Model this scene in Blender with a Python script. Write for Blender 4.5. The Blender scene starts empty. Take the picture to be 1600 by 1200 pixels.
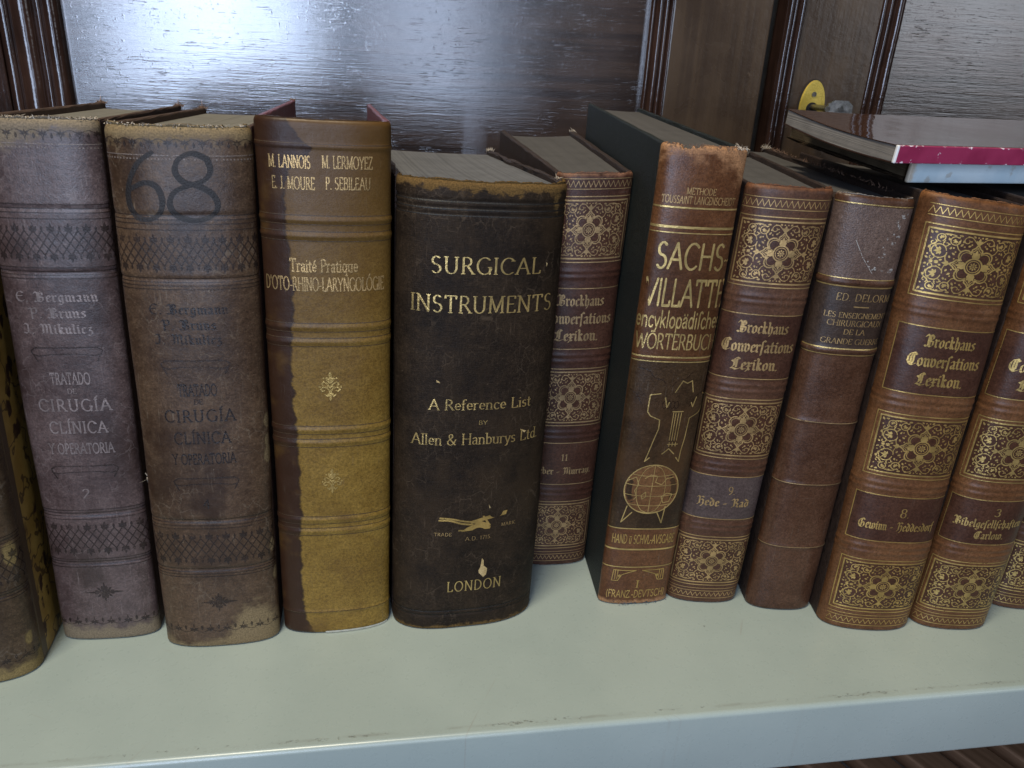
import bpy, bmesh, math, random
import numpy as np
from mathutils import Vector, Matrix
from mathutils.geometry import delaunay_2d_cdt
random.seed(7)
S = bpy.context.scene
COL = S.collection

# ------------------------------------------------------------------ camera
cam = bpy.data.cameras.new('camera'); co = bpy.data.objects.new('camera', cam); COL.objects.link(co)
_y, _p, _r = -0.1757, 0.3960, -0.0559
CAMR = Matrix.Rotation(_y, 3, 'Z') @ Matrix.Rotation(-_p, 3, 'X') @ Matrix.Rotation(_r, 3, 'Y')
rgt, fwd, up = CAMR.col[0], CAMR.col[1], CAMR.col[2]
M = Matrix((rgt, up, -fwd)).transposed().to_4x4(); M.translation = Vector((0, -0.4240, 0.2951))
co.matrix_world = M
cam.sensor_width = 36; cam.lens = 36 * 1218.26 / 1600
cam.clip_start = 0.01; cam.clip_end = 50
S.camera = co
S.render.resolution_x = 1024; S.render.resolution_y = 768
S.view_settings.view_transform = 'Standard'; S.view_settings.look = 'None'
S.view_settings.exposure = 0.0; S.view_settings.gamma = 1

# ------------------------------------------------------------------ light: room ambience, two windows behind the camera, warm ceiling lamp
W = bpy.data.worlds.new('World'); S.world = W; W.use_nodes = True
bg = W.node_tree.nodes['Background']; bg.inputs[0].default_value = (0.80, 0.84, 0.92, 1); bg.inputs[1].default_value = 0.012

def area(name, loc, size, target, watts, col, spread=None):
    l = bpy.data.lights.new(name, 'AREA'); l.shape = 'RECTANGLE'; l.size, l.size_y = size
    l.energy = watts; l.color = col
    if spread: l.spread = spread
    o = bpy.data.objects.new(name, l); COL.objects.link(o)
    d = Vector(target) - Vector(loc)
    o.matrix_world = Matrix.Translation(loc) @ d.to_track_quat('-Z', 'Y').to_matrix().to_4x4()
    return o
area('window_light', (-0.53, -2.0, 0.58), (0.56, 1.56), (-0.53, 0, 0.58), 33, (0.59, 0.73, 1.0))
area('window_light', (0.17, -2.0, 0.58), (0.26, 1.56), (0.17, 0, 0.58), 7, (0.59, 0.73, 1.0))
area('window_light', (2.2, -2.0, 0.9), (1.1, 1.2), (2.2, 0, 0.9), 9, (0.84, 0.90, 1.0))
area('ceiling_lamp', (-0.25, -0.52, 1.65), (0.4, 0.3), (0.05, -0.10, 0.05), 26, (1.0, 0.91, 0.71))

# ------------------------------------------------------------------ node helpers
def new_mat(name):
    m = bpy.data.materials.new(name); m.use_nodes = True
    return m, m.node_tree, m.node_tree.nodes['Principled BSDF'], m.node_tree.nodes['Material Output']
def setin(nt, sock, v):
    if isinstance(v, bpy.types.NodeSocket): nt.links.new(v, sock)
    elif hasattr(sock.default_value, '__len__') and not hasattr(v, '__len__'): sock.default_value = [v] * len(sock.default_value)
    elif hasattr(v, '__len__') and len(v) == 3 and len(sock.default_value) == 4: sock.default_value = (*v, 1)
    else: sock.default_value = v
def math_(nt, op, a, b=0.0, c=None, clamp=False):
    n = nt.nodes.new('ShaderNodeMath'); n.operation = op; n.use_clamp = clamp
    setin(nt, n.inputs[0], a); setin(nt, n.inputs[1], b)
    if c is not None: setin(nt, n.inputs[2], c)
    return n.outputs[0]
def mix(nt, f, a, b, mode='MIX'):
    n = nt.nodes.new('ShaderNodeMix'); n.data_type = 'RGBA'; n.blend_type = mode
    setin(nt, n.inputs[0], f); setin(nt, n.inputs[6], a); setin(nt, n.inputs[7], b)
    return n.outputs[2]
def ramp(nt, x, lo, hi, a=0.0, b=1.0):
    n = nt.nodes.new('ShaderNodeMapRange'); n.interpolation_type = 'SMOOTHSTEP'
    setin(nt, n.inputs[0], x)
    for i, v in enumerate((lo, hi, a, b)): setin(nt, n.inputs[1 + i], v)
    return n.outputs[0]
def coords(nt, kind='UV'):
    return nt.nodes.new('ShaderNodeTexCoord').outputs[kind]
def noise(nt, vec, scale, stretch=(1, 1, 1), detail=3, rough=0.55, off=(0, 0, 0), dist=0):
    mp = nt.nodes.new('ShaderNodeMapping'); nt.links.new(vec, mp.inputs[0])
    mp.inputs['Scale'].default_value = [scale * s for s in stretch]; mp.inputs['Location'].default_value = off
    n = nt.nodes.new('ShaderNodeTexNoise'); nt.links.new(mp.outputs[0], n.inputs['Vector'])
    n.inputs['Scale'].default_value = 1; n.inputs['Detail'].default_value = detail; n.inputs['Roughness'].default_value = rough
    n.inputs['Distortion'].default_value = dist
    return n.outputs[0]
def voro(nt, vec, scale, stretch=(1, 1, 1), feature='F1'):
    mp = nt.nodes.new('ShaderNodeMapping'); nt.links.new(vec, mp.inputs[0])
    mp.inputs['Scale'].default_value = [scale * s for s in stretch]
    n = nt.nodes.new('ShaderNodeTexVoronoi'); n.feature = feature; nt.links.new(mp.outputs[0], n.inputs['Vector']); n.inputs['Scale'].default_value = 1
    return n.outputs['Distance']
def bump(nt, h, dist, strength=1.0, normal=None):
    n = nt.nodes.new('ShaderNodeBump'); n.inputs['Strength'].default_value = strength; n.inputs['Distance'].default_value = dist
    nt.links.new(h, n.inputs['Height'])
    if normal: nt.links.new(normal, n.inputs['Normal'])
    return n.outputs[0]
def sep(nt, v):
    n = nt.nodes.new('ShaderNodeSeparateXYZ'); nt.links.new(v, n.inputs[0]); return n.outputs
def attr(nt, name):
    n = nt.nodes.new('ShaderNodeAttribute'); n.attribute_name = name; return n.outputs['Fac']

def leather(name, c1, c2, wearc, rough=0.42, spec=0.5, seed=0.0, scuff=0.35, grain=0.00008, weave=False, tide=None, wear_thr=0.55, age=None, patch=None, soft=0.45, dust=(0.19, 0.155, 0.12), crack=0.0):
    m, nt, P, O = new_mat(name); uv = coords(nt); o = (seed, seed * 1.7, 0)
    n1 = noise(nt, uv, 28, detail=4, off=o); n2 = noise(nt, uv, 150, detail=5, rough=0.65, off=o); n3 = noise(nt, uv, 1300, detail=2, off=o)
    st = noise(nt, uv, 1, (900, 55, 1), 3, 0.6, o); st2 = noise(nt, uv, 1, (60, 700, 1), 3, 0.6, o)
    f = ramp(nt, math_(nt, 'ADD', math_(nt, 'MULTIPLY', n1, 0.6), math_(nt, 'MULTIPLY', n2, 0.4)), 0.36, 0.64)
    base = mix(nt, f, c1, c2)
    fine = math_(nt, 'ADD', math_(nt, 'MULTIPLY', n3, .4), math_(nt, 'MULTIPLY', noise(nt, uv, 620, detail=4, rough=.7, off=o), .6))
    base = mix(nt, 1.0, base, ramp(nt, fine, .32, .68, .62, 1.42), 'MULTIPLY')
    base = mix(nt, math_(nt, 'MULTIPLY', ramp(nt, fine, .56, .70), scuff * .5), base, dust)
    if age:                                              # leather darkened towards the head by handling and light
        base = mix(nt, ramp(nt, math_(nt, 'ADD', sep(nt, uv)[1], math_(nt, 'MULTIPLY', n1, 0.04)), *age[1]), base, age[0])
    if patch: base = mix(nt, math_(nt, 'MULTIPLY', ramp(nt, noise(nt, uv, 1, (26, 15, 1), 5, .65, (seed + 3, 1, 0)), .48, .66), patch[1]), base, patch[0])
    if tide:                                             # a damp stain that crept in from the left joint, with its ragged tide line
        u, v, _ = sep(nt, uv)
        nn = noise(nt, uv, 1, (30, 110, 1), 4, 0.65, o)
        e = math_(nt, 'SUBTRACT', math_(nt, 'ADD', u, math_(nt, 'MULTIPLY', math_(nt, 'SUBTRACT', nn, 0.5), 0.0075)), attr(nt, 'tide'))
        base = mix(nt, ramp(nt, e, -0.0012, 0.0008, 1, 0), base, mix(nt, n2, tide[0], tide[1]))
        base = mix(nt, math_(nt, 'MULTIPLY', ramp(nt, math_(nt, 'ABSOLUTE', math_(nt, 'ADD', e, 0.0006)), 0.0, 0.0010, 1, 0), 0.5), base, tide[2])
        blot = ramp(nt, noise(nt, uv, 60, detail=3, off=(9, 3, 0)), 0.52, 0.75)
        base = mix(nt, math_(nt, 'MULTIPLY', blot, 0.5), base, tide[3])
    # scuffs and hairline scratches
    sc = math_(nt, 'MULTIPLY', ramp(nt, st, 0.60, 0.74), ramp(nt, n1, 0.42, 0.62))
    base = mix(nt, math_(nt, 'MULTIPLY', sc, scuff), base, dust)
    sc2 = math_(nt, 'MULTIPLY', ramp(nt, st2, 0.62, 0.75), ramp(nt, n2, 0.45, 0.62))
    base = mix(nt, math_(nt, 'MULTIPLY', sc2, scuff * 0.7), base, dust)
    if crack:
        wv = nt.nodes.new('ShaderNodeVectorMath'); wv.operation = 'ADD'; nt.links.new(uv, wv.inputs[0])
        cb = nt.nodes.new('ShaderNodeCombineXYZ'); setin(nt, cb.inputs[0], math_(nt, 'MULTIPLY', n2, .010)); setin(nt, cb.inputs[1], math_(nt, 'MULTIPLY', n1, .02)); nt.links.new(cb.outputs[0], wv.inputs[1])
        ck = math_(nt, 'MULTIPLY', ramp(nt, voro(nt, wv.outputs[0], 150, (1.3, .6, 1), 'DISTANCE_TO_EDGE'), .008, .032, 1, 0), ramp(nt, noise(nt, uv, 45, detail=3, off=(seed, 9, 0)), .47, .62))
        base = mix(nt, math_(nt, 'MULTIPLY', ck, crack), base, dust)
    pale = ramp(nt, noise(nt, uv, 420, detail=2, off=(5, seed, 0)), 0.70, 0.78)
    base = mix(nt, math_(nt, 'MULTIPLY', pale, scuff), base, dust)
    # abraded leather at head, tail and joints
    w = math_(nt, 'ADD', attr(nt, 'wear'), math_(nt, 'ADD', math_(nt, 'MULTIPLY', math_(nt, 'SUBTRACT', n2, 0.5), 1.5), math_(nt, 'MULTIPLY', math_(nt, 'SUBTRACT', st2, 0.5), 0.4)))
    wm = ramp(nt, w, wear_thr - soft * .3, wear_thr + soft)
    wc = mix(nt, ramp(nt, n3, 0.3, 0.7), wearc, [c * 0.55 for c in wearc])
    base = mix(nt, wm, base, wc)
    setin(nt, P.inputs['Base Color'], base)
    r = math_(nt, 'ADD', math_(nt, 'MULTIPLY', n2, 0.22), rough - 0.11)
    setin(nt, P.inputs['Roughness'], math_(nt, 'ADD', r, math_(nt, 'MULTIPLY', wm, 0.25)))
    P.inputs['Specular IOR Level'].default_value = spec * .6
    h = math_(nt, 'ADD', math_(nt, 'MULTIPLY', n3, 0.5), math_(nt, 'MULTIPLY', voro(nt, uv, 1500), 0.3))
    if weave: h = math_(nt, 'ADD', h, math_(nt, 'ADD', noise(nt, uv, 1, (2600, 260, 1), 1), noise(nt, uv, 1, (260, 2600, 1), 1)))
    nb = bump(nt, h, grain)
    nb = bump(nt, math_(nt, 'ADD', n2, math_(nt, 'MULTIPLY', wm, -0.5)), 0.00035, 0.6, nb)
    setin(nt, P.inputs['Normal'], nb)
    return m

def gilding(name, col, worn=0.35, metal=0.75, rough=0.38, seed=0.0, keep=1.0, dark=None):
    m, nt, P, O = new_mat(name); uv = coords(nt)
    n1 = noise(nt, uv, 90, detail=3, off=(seed, 2, 0)); n2 = noise(nt, uv, 1100, detail=2, off=(seed, 5, 0)); n3 = noise(nt, uv, 1, (120, 900, 1), 3, 0.6, (seed, 0, 0))
    setin(nt, P.inputs['Base Color'], mix(nt, ramp(nt, n1, 0.35, 0.65), col, dark or [c * 0.62 for c in col]))
    P.inputs['Metallic'].default_value = metal; P.inputs['Roughness'].default_value = rough
    setin(nt, P.inputs['Normal'], bump(nt, n2, 0.0002))
    s = math_(nt, 'ADD', math_(nt, 'MULTIPLY', n1, 0.45), math_(nt, 'ADD', math_(nt, 'MULTIPLY', n2, 0.3), math_(nt, 'MULTIPLY', n3, 0.25)))
    k = ramp(nt, s, worn - 0.05, worn + 0.09)
    tr = nt.nodes.new('ShaderNodeBsdfTransparent'); mx = nt.nodes.new('ShaderNodeMixShader')
    setin(nt, mx.inputs[0], math_(nt, 'MULTIPLY', k, keep)); nt.links.new(tr.outputs[0], mx.inputs[1]); nt.links.new(P.outputs[0], mx.inputs[2]); nt.links.new(mx.outputs[0], O.inputs[0])
    return m

def plain(name, c1, c2, scale=60, rough=0.5, spec=0.5, stretch=(1, 1, 1), bmp=0.0002, kind='Object', metal=0.0, coat=0.0):
    m, nt, P, O = new_mat(name); v = coords(nt, kind)
    n = noise(nt, v, scale, stretch, 4, 0.6); n2 = noise(nt, v, scale * 9, stretch, 2)
    setin(nt, P.inputs['Base Color'], mix(nt, ramp(nt, math_(nt, 'ADD', math_(nt, 'MULTIPLY', n, 0.65), math_(nt, 'MULTIPLY', n2, 0.35)), 0.36, 0.64), c1, c2))
    setin(nt, P.inputs['Roughness'], math_(nt, 'ADD', math_(nt, 'MULTIPLY', n, 0.2), rough - 0.1)); P.inputs['Specular IOR Level'].default_value = spec
    P.inputs['Metallic'].default_value = metal; P.inputs['Coat Weight'].default_value = coat
    setin(nt, P.inputs['Normal'], bump(nt, math_(nt, 'ADD', n, n2), bmp))
    return m

def paper(name, c1, c2, lines=1700, bmp=0.0002, axis=0, gaps=.5):
    m, nt, P, O = new_mat(name); v = coords(nt, 'Object')
    s = [3, 3, 3]; s[axis] = lines
    n = noise(nt, v, 1, s, 3, 0.7); s2 = [2, 2, 2]; s2[axis] = lines * 0.22
    n2 = noise(nt, v, 1, s2, 2, 0.6); n3 = noise(nt, v, 70, detail=4)
    b = mix(nt, ramp(nt, n, 0.35, 0.65), c1, c2)
    b = mix(nt, math_(nt, 'MULTIPLY', ramp(nt, n2, 0.58, 0.70), gaps), b, [c * 0.3 for c in c1])
    b = mix(nt, math_(nt, 'MULTIPLY', ramp(nt, n3, 0.4, 0.7), 0.3), b, [c * 0.6 for c in c1])
    setin(nt, P.inputs['Base Color'], b); P.inputs['Roughness'].default_value = 0.75; P.inputs['Specular IOR Level'].default_value = 0.25
    setin(nt, P.inputs['Normal'], bump(nt, math_(nt, 'ADD', n, n2), bmp))
    return m

# ------------------------------------------------------------------ object helpers
def tag(o, label=None, cat=None, group=None, kind=None):
    for k, v in (('label', label), ('category', cat), ('group', group), ('kind', kind)):
        if v: o[k] = v
    return o
def empty(name, loc, label, cat, group=None, rz=0.0):
    o = bpy.data.objects.new(name, None); COL.objects.link(o); o.location = loc; o.rotation_euler = (0, 0, rz); o.empty_display_size = 0.02
    return tag(o, label, cat, group)
def mesh_obj(name, verts, faces, mat, parent=None, smooth=False, uvs=None, attrs=None):
    me = bpy.data.meshes.new(name); me.from_pydata([tuple(map(float, v)) for v in verts], [], faces); me.update()
    if uvs is not None:
        l = me.uv_layers.new(name='UVMap'); idx = np.empty(len(me.loops), dtype=np.int32); me.loops.foreach_get('vertex_index', idx)
        l.data.foreach_set('uv', np.asarray(uvs, dtype=np.float32)[idx].ravel())
    for k, v in (attrs or {}).items():
        a = me.attributes.new(k, 'FLOAT', 'POINT'); a.data.foreach_set('value', np.asarray(v, dtype=np.float32))
    if smooth: me.polygons.foreach_set('use_smooth', [True] * len(me.polygons))
    if mat: me.materials.append(mat)
    o = bpy.data.objects.new(name, me); COL.objects.link(o); o.parent = parent
    return o
def bm_obj(name, bm, mat, parent=None, smooth=False):
    me = bpy.data.meshes.new(name); bm.to_mesh(me); bm.free()
    if smooth: me.polygons.foreach_set('use_smooth', [True] * len(me.polygons))
    if mat: me.materials.append(mat)
    o = bpy.data.objects.new(name, me); COL.objects.link(o); o.parent = parent
    return o
def box_bm(x0, x1, y0, y1, z0, z1, bev=0.0, seg=2, cuts=0):
    bm = bmesh.new(); bmesh.ops.create_cube(bm, size=1)
    for v in bm.verts: v.co = Vector((x0 + (v.co.x + .5) * (x1 - x0), y0 + (v.co.y + .5) * (y1 - y0), z0 + (v.co.z + .5) * (z1 - z0)))
    if bev: bmesh.ops.bevel(bm, geom=bm.edges[:], offset=bev, segments=seg, affect='EDGES', profile=0.5)
    return bm
def hull(pts):
    pts = sorted(set(pts))
    if len(pts) < 3: return pts
    def half(p):
        h = []
        for q in p:
            while len(h) > 1 and (h[-1][0] - h[-2][0]) * (q[1] - h[-2][1]) - (h[-1][1] - h[-2][1]) * (q[0] - h[-2][0]) <= 1e-15: h.pop()
            h.append(q)
        return h
    a, b = half(pts), half(pts[::-1]); return a[:-1] + b[:-1]

# ------------------------------------------------------------------ pen strokes and letters (drawn here, cap height = 1)
def arc(cx, cy, rx, ry, a0, a1, n=10):
    return [(cx + rx * math.cos(math.radians(a0 + (a1 - a0) * i / n)), cy + ry * math.sin(math.radians(a0 + (a1 - a0) * i / n))) for i in range(n + 1)]
def nib(w, t, ang, n=8):
    c, s = math.cos(ang), math.sin(ang); o = []
    for i in range(n):
        a = 2 * math.pi * i / n + 0.39; x, y = w / 2 * math.cos(a), t / 2 * math.sin(a); o.append((c * x - s * y, s * x + c * y))
    return o
def sweep(strokes, nb, seg=None):
    out = []
    for st in strokes:
        for (a, b) in zip(st[:-1], st[1:]):
            k = 1 if not seg else max(1, int(math.dist(a, b) / seg + 0.5))
            for i in range(k):
                p = (a[0] + (b[0] - a[0]) * i / k, a[1] + (b[1] - a[1]) * i / k); q = (a[0] + (b[0] - a[0]) * (i + 1) / k, a[1] + (b[1] - a[1]) * (i + 1) / k)
                out.append(hull([(p[0] + n[0], p[1] + n[1]) for n in nb] + [(q[0] + n[0], q[1] + n[1]) for n in nb]))
    return out
def union(polys):
    vs, fs = [], []
    for p in polys:
        if len(p) < 3: continue
        if sum(a[0] * b[1] - b[0] * a[1] for a, b in zip(p, p[1:] + p[:1])) < 0: p = p[::-1]
        fs.append(list(range(len(vs), len(vs) + len(p)))); vs += [Vector(q) for q in p]
    v, e, f, _, _, of = delaunay_2d_cdt(vs, [], fs, 0, 1e-7)
    return [(q.x, q.y) for q in v], [list(t) for t, o in zip(f, of) if o]

# roman skeletons: width, strokes, serif spots (x, y)
x_ = 0.64
R = {
'A': (.82, [[(.04, 0), (.41, 1)], [(.41, 1), (.78, 0)], [(.18, .36), (.65, .36)]], [(.04, 0), (.78, 0)]),
'B': (.66, [[(.12, 0), (.12, 1)], [(.12, 1), (.34, 1)] + arc(.34, .77, .2, .23, 90, -90) + [(.12, .54)], [(.34, .54)] + arc(.34, .27, .25, .27, 90, -90) + [(.12, 0)]], []),
'C': (.80, [arc(.46, .5, .4, .51, 48, 312, 16)], [(.73, .83)]),
'D': (.82, [[(.12, 0), (.12, 1)], [(.12, 1), (.3, 1)] + arc(.3, .5, .44, .5, 90, -90, 14) + [(.12, 0)]], []),
'E': (.62, [[(.12, 0), (.12, 1)], [(.12, 1), (.54, 1), (.55, .86)], [(.12, .52), (.44, .52)], [(.12, 0), (.56, 0), (.58, .15)]], []),
'F': (.58, [[(.12, 0), (.12, 1)], [(.12, 1), (.54, 1), (.55, .86)], [(.12, .52), (.44, .52)]], [(.12, 0)]),
'G': (.84, [arc(.46, .5, .4, .51, 48, 340, 18), [(.76, .0), (.76, .42)]], [(.76, .42)]),
'H': (.84, [[(.12, 0), (.12, 1)], [(.72, 0), (.72, 1)], [(.12, .52), (.72, .52)]], [(.12, 0), (.12, 1), (.72, 0), (.72, 1)]),
'I': (.26, [[(.13, 0), (.13, 1)]], [(.13, 0), (.13, 1)]),
'J': (.42, [[(.28, 1), (.28, .2)] + arc(.14, .2, .14, .2, 0, -120)], [(.28, 1)]),
'K': (.74, [[(.12, 0), (.12, 1)], [(.66, 1), (.14, .45)], [(.28, .58), (.68, 0)]], [(.12, 0), (.12, 1), (.66, 1), (.68, 0)]),
'L': (.60, [[(.12, 0), (.12, 1)], [(.12, 0), (.54, 0), (.57, .17)]], [(.12, 1)]),
'M': (.98, [[(.12, 0), (.14, 1)], [(.14, 1), (.49, .05)], [(.49, .05), (.84, 1)], [(.84, 1), (.86, 0)]], [(.12, 0), (.1, 1), (.86, 0), (.88, 1)]),
'N': (.84, [[(.12, 0), (.12, 1)], [(.12, 1), (.72, 0)], [(.72, 0), (.72, 1)]], [(.12, 0), (.08, 1), (.72, 1)]),
'O': (.92, [arc(.46, .5, .4, .51, 0, 360, 22)], []),
'P': (.62, [[(.12, 0), (.12, 1)], [(.12, 1), (.32, 1)] + arc(.32, .74, .23, .26, 90, -90) + [(.12, .48)]], [(.12, 0)]),
'Q': (.92, [arc(.46, .5, .4, .51, 0, 360, 22), [(.5, .1), (.8, -.16)]], []),
'R': (.72, [[(.12, 0), (.12, 1)], [(.12, 1), (.32, 1)] + arc(.32, .75, .22, .25, 90, -90) + [(.12, .5)], [(.34, .5), (.68, 0)]], [(.12, 0), (.68, 0)]),
'S': (.60, [arc(.3, .755, .21, .245, 40, 250, 9) + arc(.3, .25, .23, .26, 75, -145, 10)], []),
'T': (.74, [[(.37, 0), (.37, 1)], [(.06, .84), (.06, 1), (.68, 1), (.68, .84)]], [(.37, 0)]),
'U': (.82, [[(.12, 1), (.12, .33)] + arc(.4, .33, .28, .34, 180, 360, 12) + [(.68, 1)]], [(.12, 1), (.68, 1)]),
'V': (.78, [[(.04, 1), (.39, 0)], [(.39, 0), (.74, 1)]], [(.04, 1), (.74, 1)]),
'W': (1.1, [[(.04, 1), (.3, 0)], [(.3, 0), (.55, .9)], [(.55, .9), (.8, 0)], [(.8, 0), (1.06, 1)]], [(.04, 1), (1.06, 1)]),
'X': (.76, [[(.06, 1), (.7, 0)], [(.68, 1), (.06, 0)]], [(.06, 1), (.7, 0), (.68, 1), (.06, 0)]),
'Y': (.74, [[(.04, 1), (.37, .48)], [(.7, 1), (.37, .48), (.37, 0)]], [(.04, 1), (.7, 1), (.37, 0)]),
'Z': (.68, [[(.08, .85), (.1, 1), (.6, 1), (.06, 0), (.6, 0), (.63, .16)]], []),
'a': (.50, [[(.1, .52)] + arc(.25, .48, .14, .16, 140, 0, 6) + [(.39, .08), (.45, 0)], [(.39, .38), (.2, .33)] + arc(.2, .17, .13, .17, 90, 300, 8) + [(.39, .12)]], []),
'b': (.56, [[(.1, 0), (.1, 1)], arc(.29, .31, .2, .32, 160, -160, 14)], [(.06, 1)]),
'c': (.48, [arc(.28, .31, .21, .32, 45, 315, 12)], []),
'd': (.58, [[(.48, 0), (.48, 1)], arc(.28, .31, .2, .32, 20, 340, 14)], [(.44, 1), (.52, 0)]),
'e': (.50, [[(.08, .34), (.46, .34)] + arc(.27, .33, .19, .3, 0, 310, 14)], []),
'f': (.34, [[(.14, 0), (.14, .8)] + arc(.28, .8, .14, .2, 180, 50, 6), [(.02, .6), (.3, .6)]], [(.14, 0)]),
'g': (.52, [arc(.25, .38, .17, .22, 0, 360, 14), [(.15, .2), (.12, .1), (.4, .02)] + arc(.25, -.12, .2, .15, 50, -230, 12), [(.38, .55), (.5, .6)]], []),
'h': (.58, [[(.1, 0), (.1, 1)], [(.1, .42)] + arc(.29, .42, .18, .2, 150, 0, 7) + [(.47, 0)]], [(.1, 0), (.06, 1), (.47, 0)]),
'i': (.24, [[(.12, 0), (.12, .6)], [(.12, .86), (.12, .9)]], [(.12, 0), (.09, .6)]),
'j': (.24, [[(.14, .6), (.14, -.1), (.02, -.22)], [(.14, .86), (.14, .9)]], []),
'k': (.54, [[(.1, 0), (.1, 1)], [(.44, .6), (.12, .27)], [(.22, .37), (.5, 0)]], [(.1, 0), (.06, 1)]),
'l': (.24, [[(.12, 0), (.12, 1)]], [(.12, 0), (.09, 1)]),
'm': (.88, [[(.1, 0), (.1, .6)], [(.1, .42)] + arc(.27, .42, .16, .2, 150, 0, 7) + [(.43, 0)], [(.43, .42)] + arc(.6, .42, .16, .2, 150, 0, 7) + [(.76, 0)]], [(.1, 0), (.07, .6), (.43, 0), (.76, 0)]),
'n': (.58, [[(.1, 0), (.1, .6)], [(.1, .42)] + arc(.29, .42, .18, .2, 150, 0, 7) + [(.47, 0)]], [(.1, 0), (.07, .6), (.47, 0)]),
'o': (.58, [arc(.29, .31, .22, .32, 0, 360, 16)], []),
'p': (.58, [[(.1, -.3), (.1, .6)], arc(.3, .31, .2, .32, 160, -160, 14)], [(.1, -.3), (.07, .6)]),
'q': (.58, [[(.48, -.3), (.48, .6)], arc(.28, .31, .2, .32, 20, 340, 14)], [(.48, -.3)]),
'r': (.40, [[(.1, 0), (.1, .6)], [(.1, .4)] + arc(.27, .42, .17, .2, 160, 50, 5)], [(.1, 0), (.07, .6)]),
's': (.42, [arc(.21, .46, .14, .16, 40, 250, 7) + arc(.2, .16, .15, .17, 75, -145, 8)], []),
't': (.34, [[(.15, .84), (.15, .12)] + arc(.25, .12, .1, .13, 180, 300, 5), [(.02, .6), (.3, .6)]], []),
'u': (.58, [[(.1, .6), (.1, .2)] + arc(.28, .2, .18, .2, 180, 340, 7) , [(.47, .6), (.47, 0)]], [(.07, .6), (.44, .6)]),
'x': (.50, [[(.06, .6), (.44, 0)], [(.44, .6), (.06, 0)]], []),
'y': (.52, [[(.05, .6), (.27, .02)], [(.48, .6), (.2, -.25), (.08, -.26)]], [(.05, .6), (.48, .6)]),
'\u017f': (.30, [[(.14, 0), (.14, .8)] + arc(.28, .8, .14, .2, 180, 40, 6)], []),
'1': (.3, [[(.04, .85), (.15, 1), (.15, 0)]], [(.15, 0)]),
'2': (.55, [arc(.27, .74, .2, .25, 170, -30, 9) + [(.06, 0), (.5, 0)]], []),
'3': (.52, [arc(.25, .76, .19, .23, 150, -90, 9) + arc(.24, .27, .22, .27, 90, -150, 10)], []),
'4': (.58, [[(.4, 0), (.4, 1), (.05, .3), (.55, .3)]], []),
'5': (.52, [[(.46, 1), (.14, 1), (.11, .58)] + arc(.25, .32, .21, .31, 120, -150, 10)], []),
'7': (.5, [[(.06, 1), (.46, 1), (.18, 0)]], []),
'8': (.56, [arc(.28, .76, .19, .24, 0, 360, 14), arc(.28, .27, .22, .28, 0, 360, 14)], []),
'9': (.56, [arc(.27, .7, .2, .29, 0, 360, 14), [(.47, .7), (.44, .25), (.22, -.02)]], []),
'6': (.56, [arc(.28, .3, .2, .29, 0, 360, 14), [(.08, .3), (.14, .75), (.36, 1.02)]], []),
'.': (.22, [[(.1, .01), (.1, .04)]], []), ',': (.22, [[(.12, .03), (.06, -.14)]], []), '-': (.36, [[(.06, .36), (.3, .36)]], []), '\u2013': (.56, [[(.06, .33), (.5, .33)]], []),
"'": (.2, [[(.1, 1), (.08, .78)]], []), '(': (.3, [arc(.34, .4, .24, .64, 125, 235, 8)], []), ')': (.3, [arc(-.04, .4, .24, .64, 55, -55, 8)], []),
'&': (.84, [[(.76, .5), (.55, .08)] + arc(.32, .24, .25, .25, -30, -230, 10) + [(.44, .68)] + arc(.33, .8, .14, .19, -10, 200, 9) + [(.26, .55), (.72, 0)]], []),
' ': (.34, [], []),
}
def accent(b, kind):
    w, st, se = R[b]; hgt = 1.0 if b.isupper() else .64
    if kind == 'acute': a = [[(w * .45, hgt + .1), (w * .45 + .14, hgt + .26)]]
    else: a = [[(w * .5 - .13, hgt + .15), (w * .5 - .13, hgt + .18)], [(w * .5 + .13, hgt + .15), (w * .5 + .13, hgt + .18)]]
    return (w, st + a, se)
for ch, b, k in (('\u00cd', 'I', 'acute'), ('\u00e9', 'e', 'acute'), ('\u00d3', 'O', 'acute'), ('\u00d6', 'O', 'dots'), ('\u00e4', 'a', 'dots')): R[ch] = accent(b, k)
R['\u016b'] = (R['u'][0], R['u'][1] + [[(.1, .8), (.46, .8)]], [])

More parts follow.
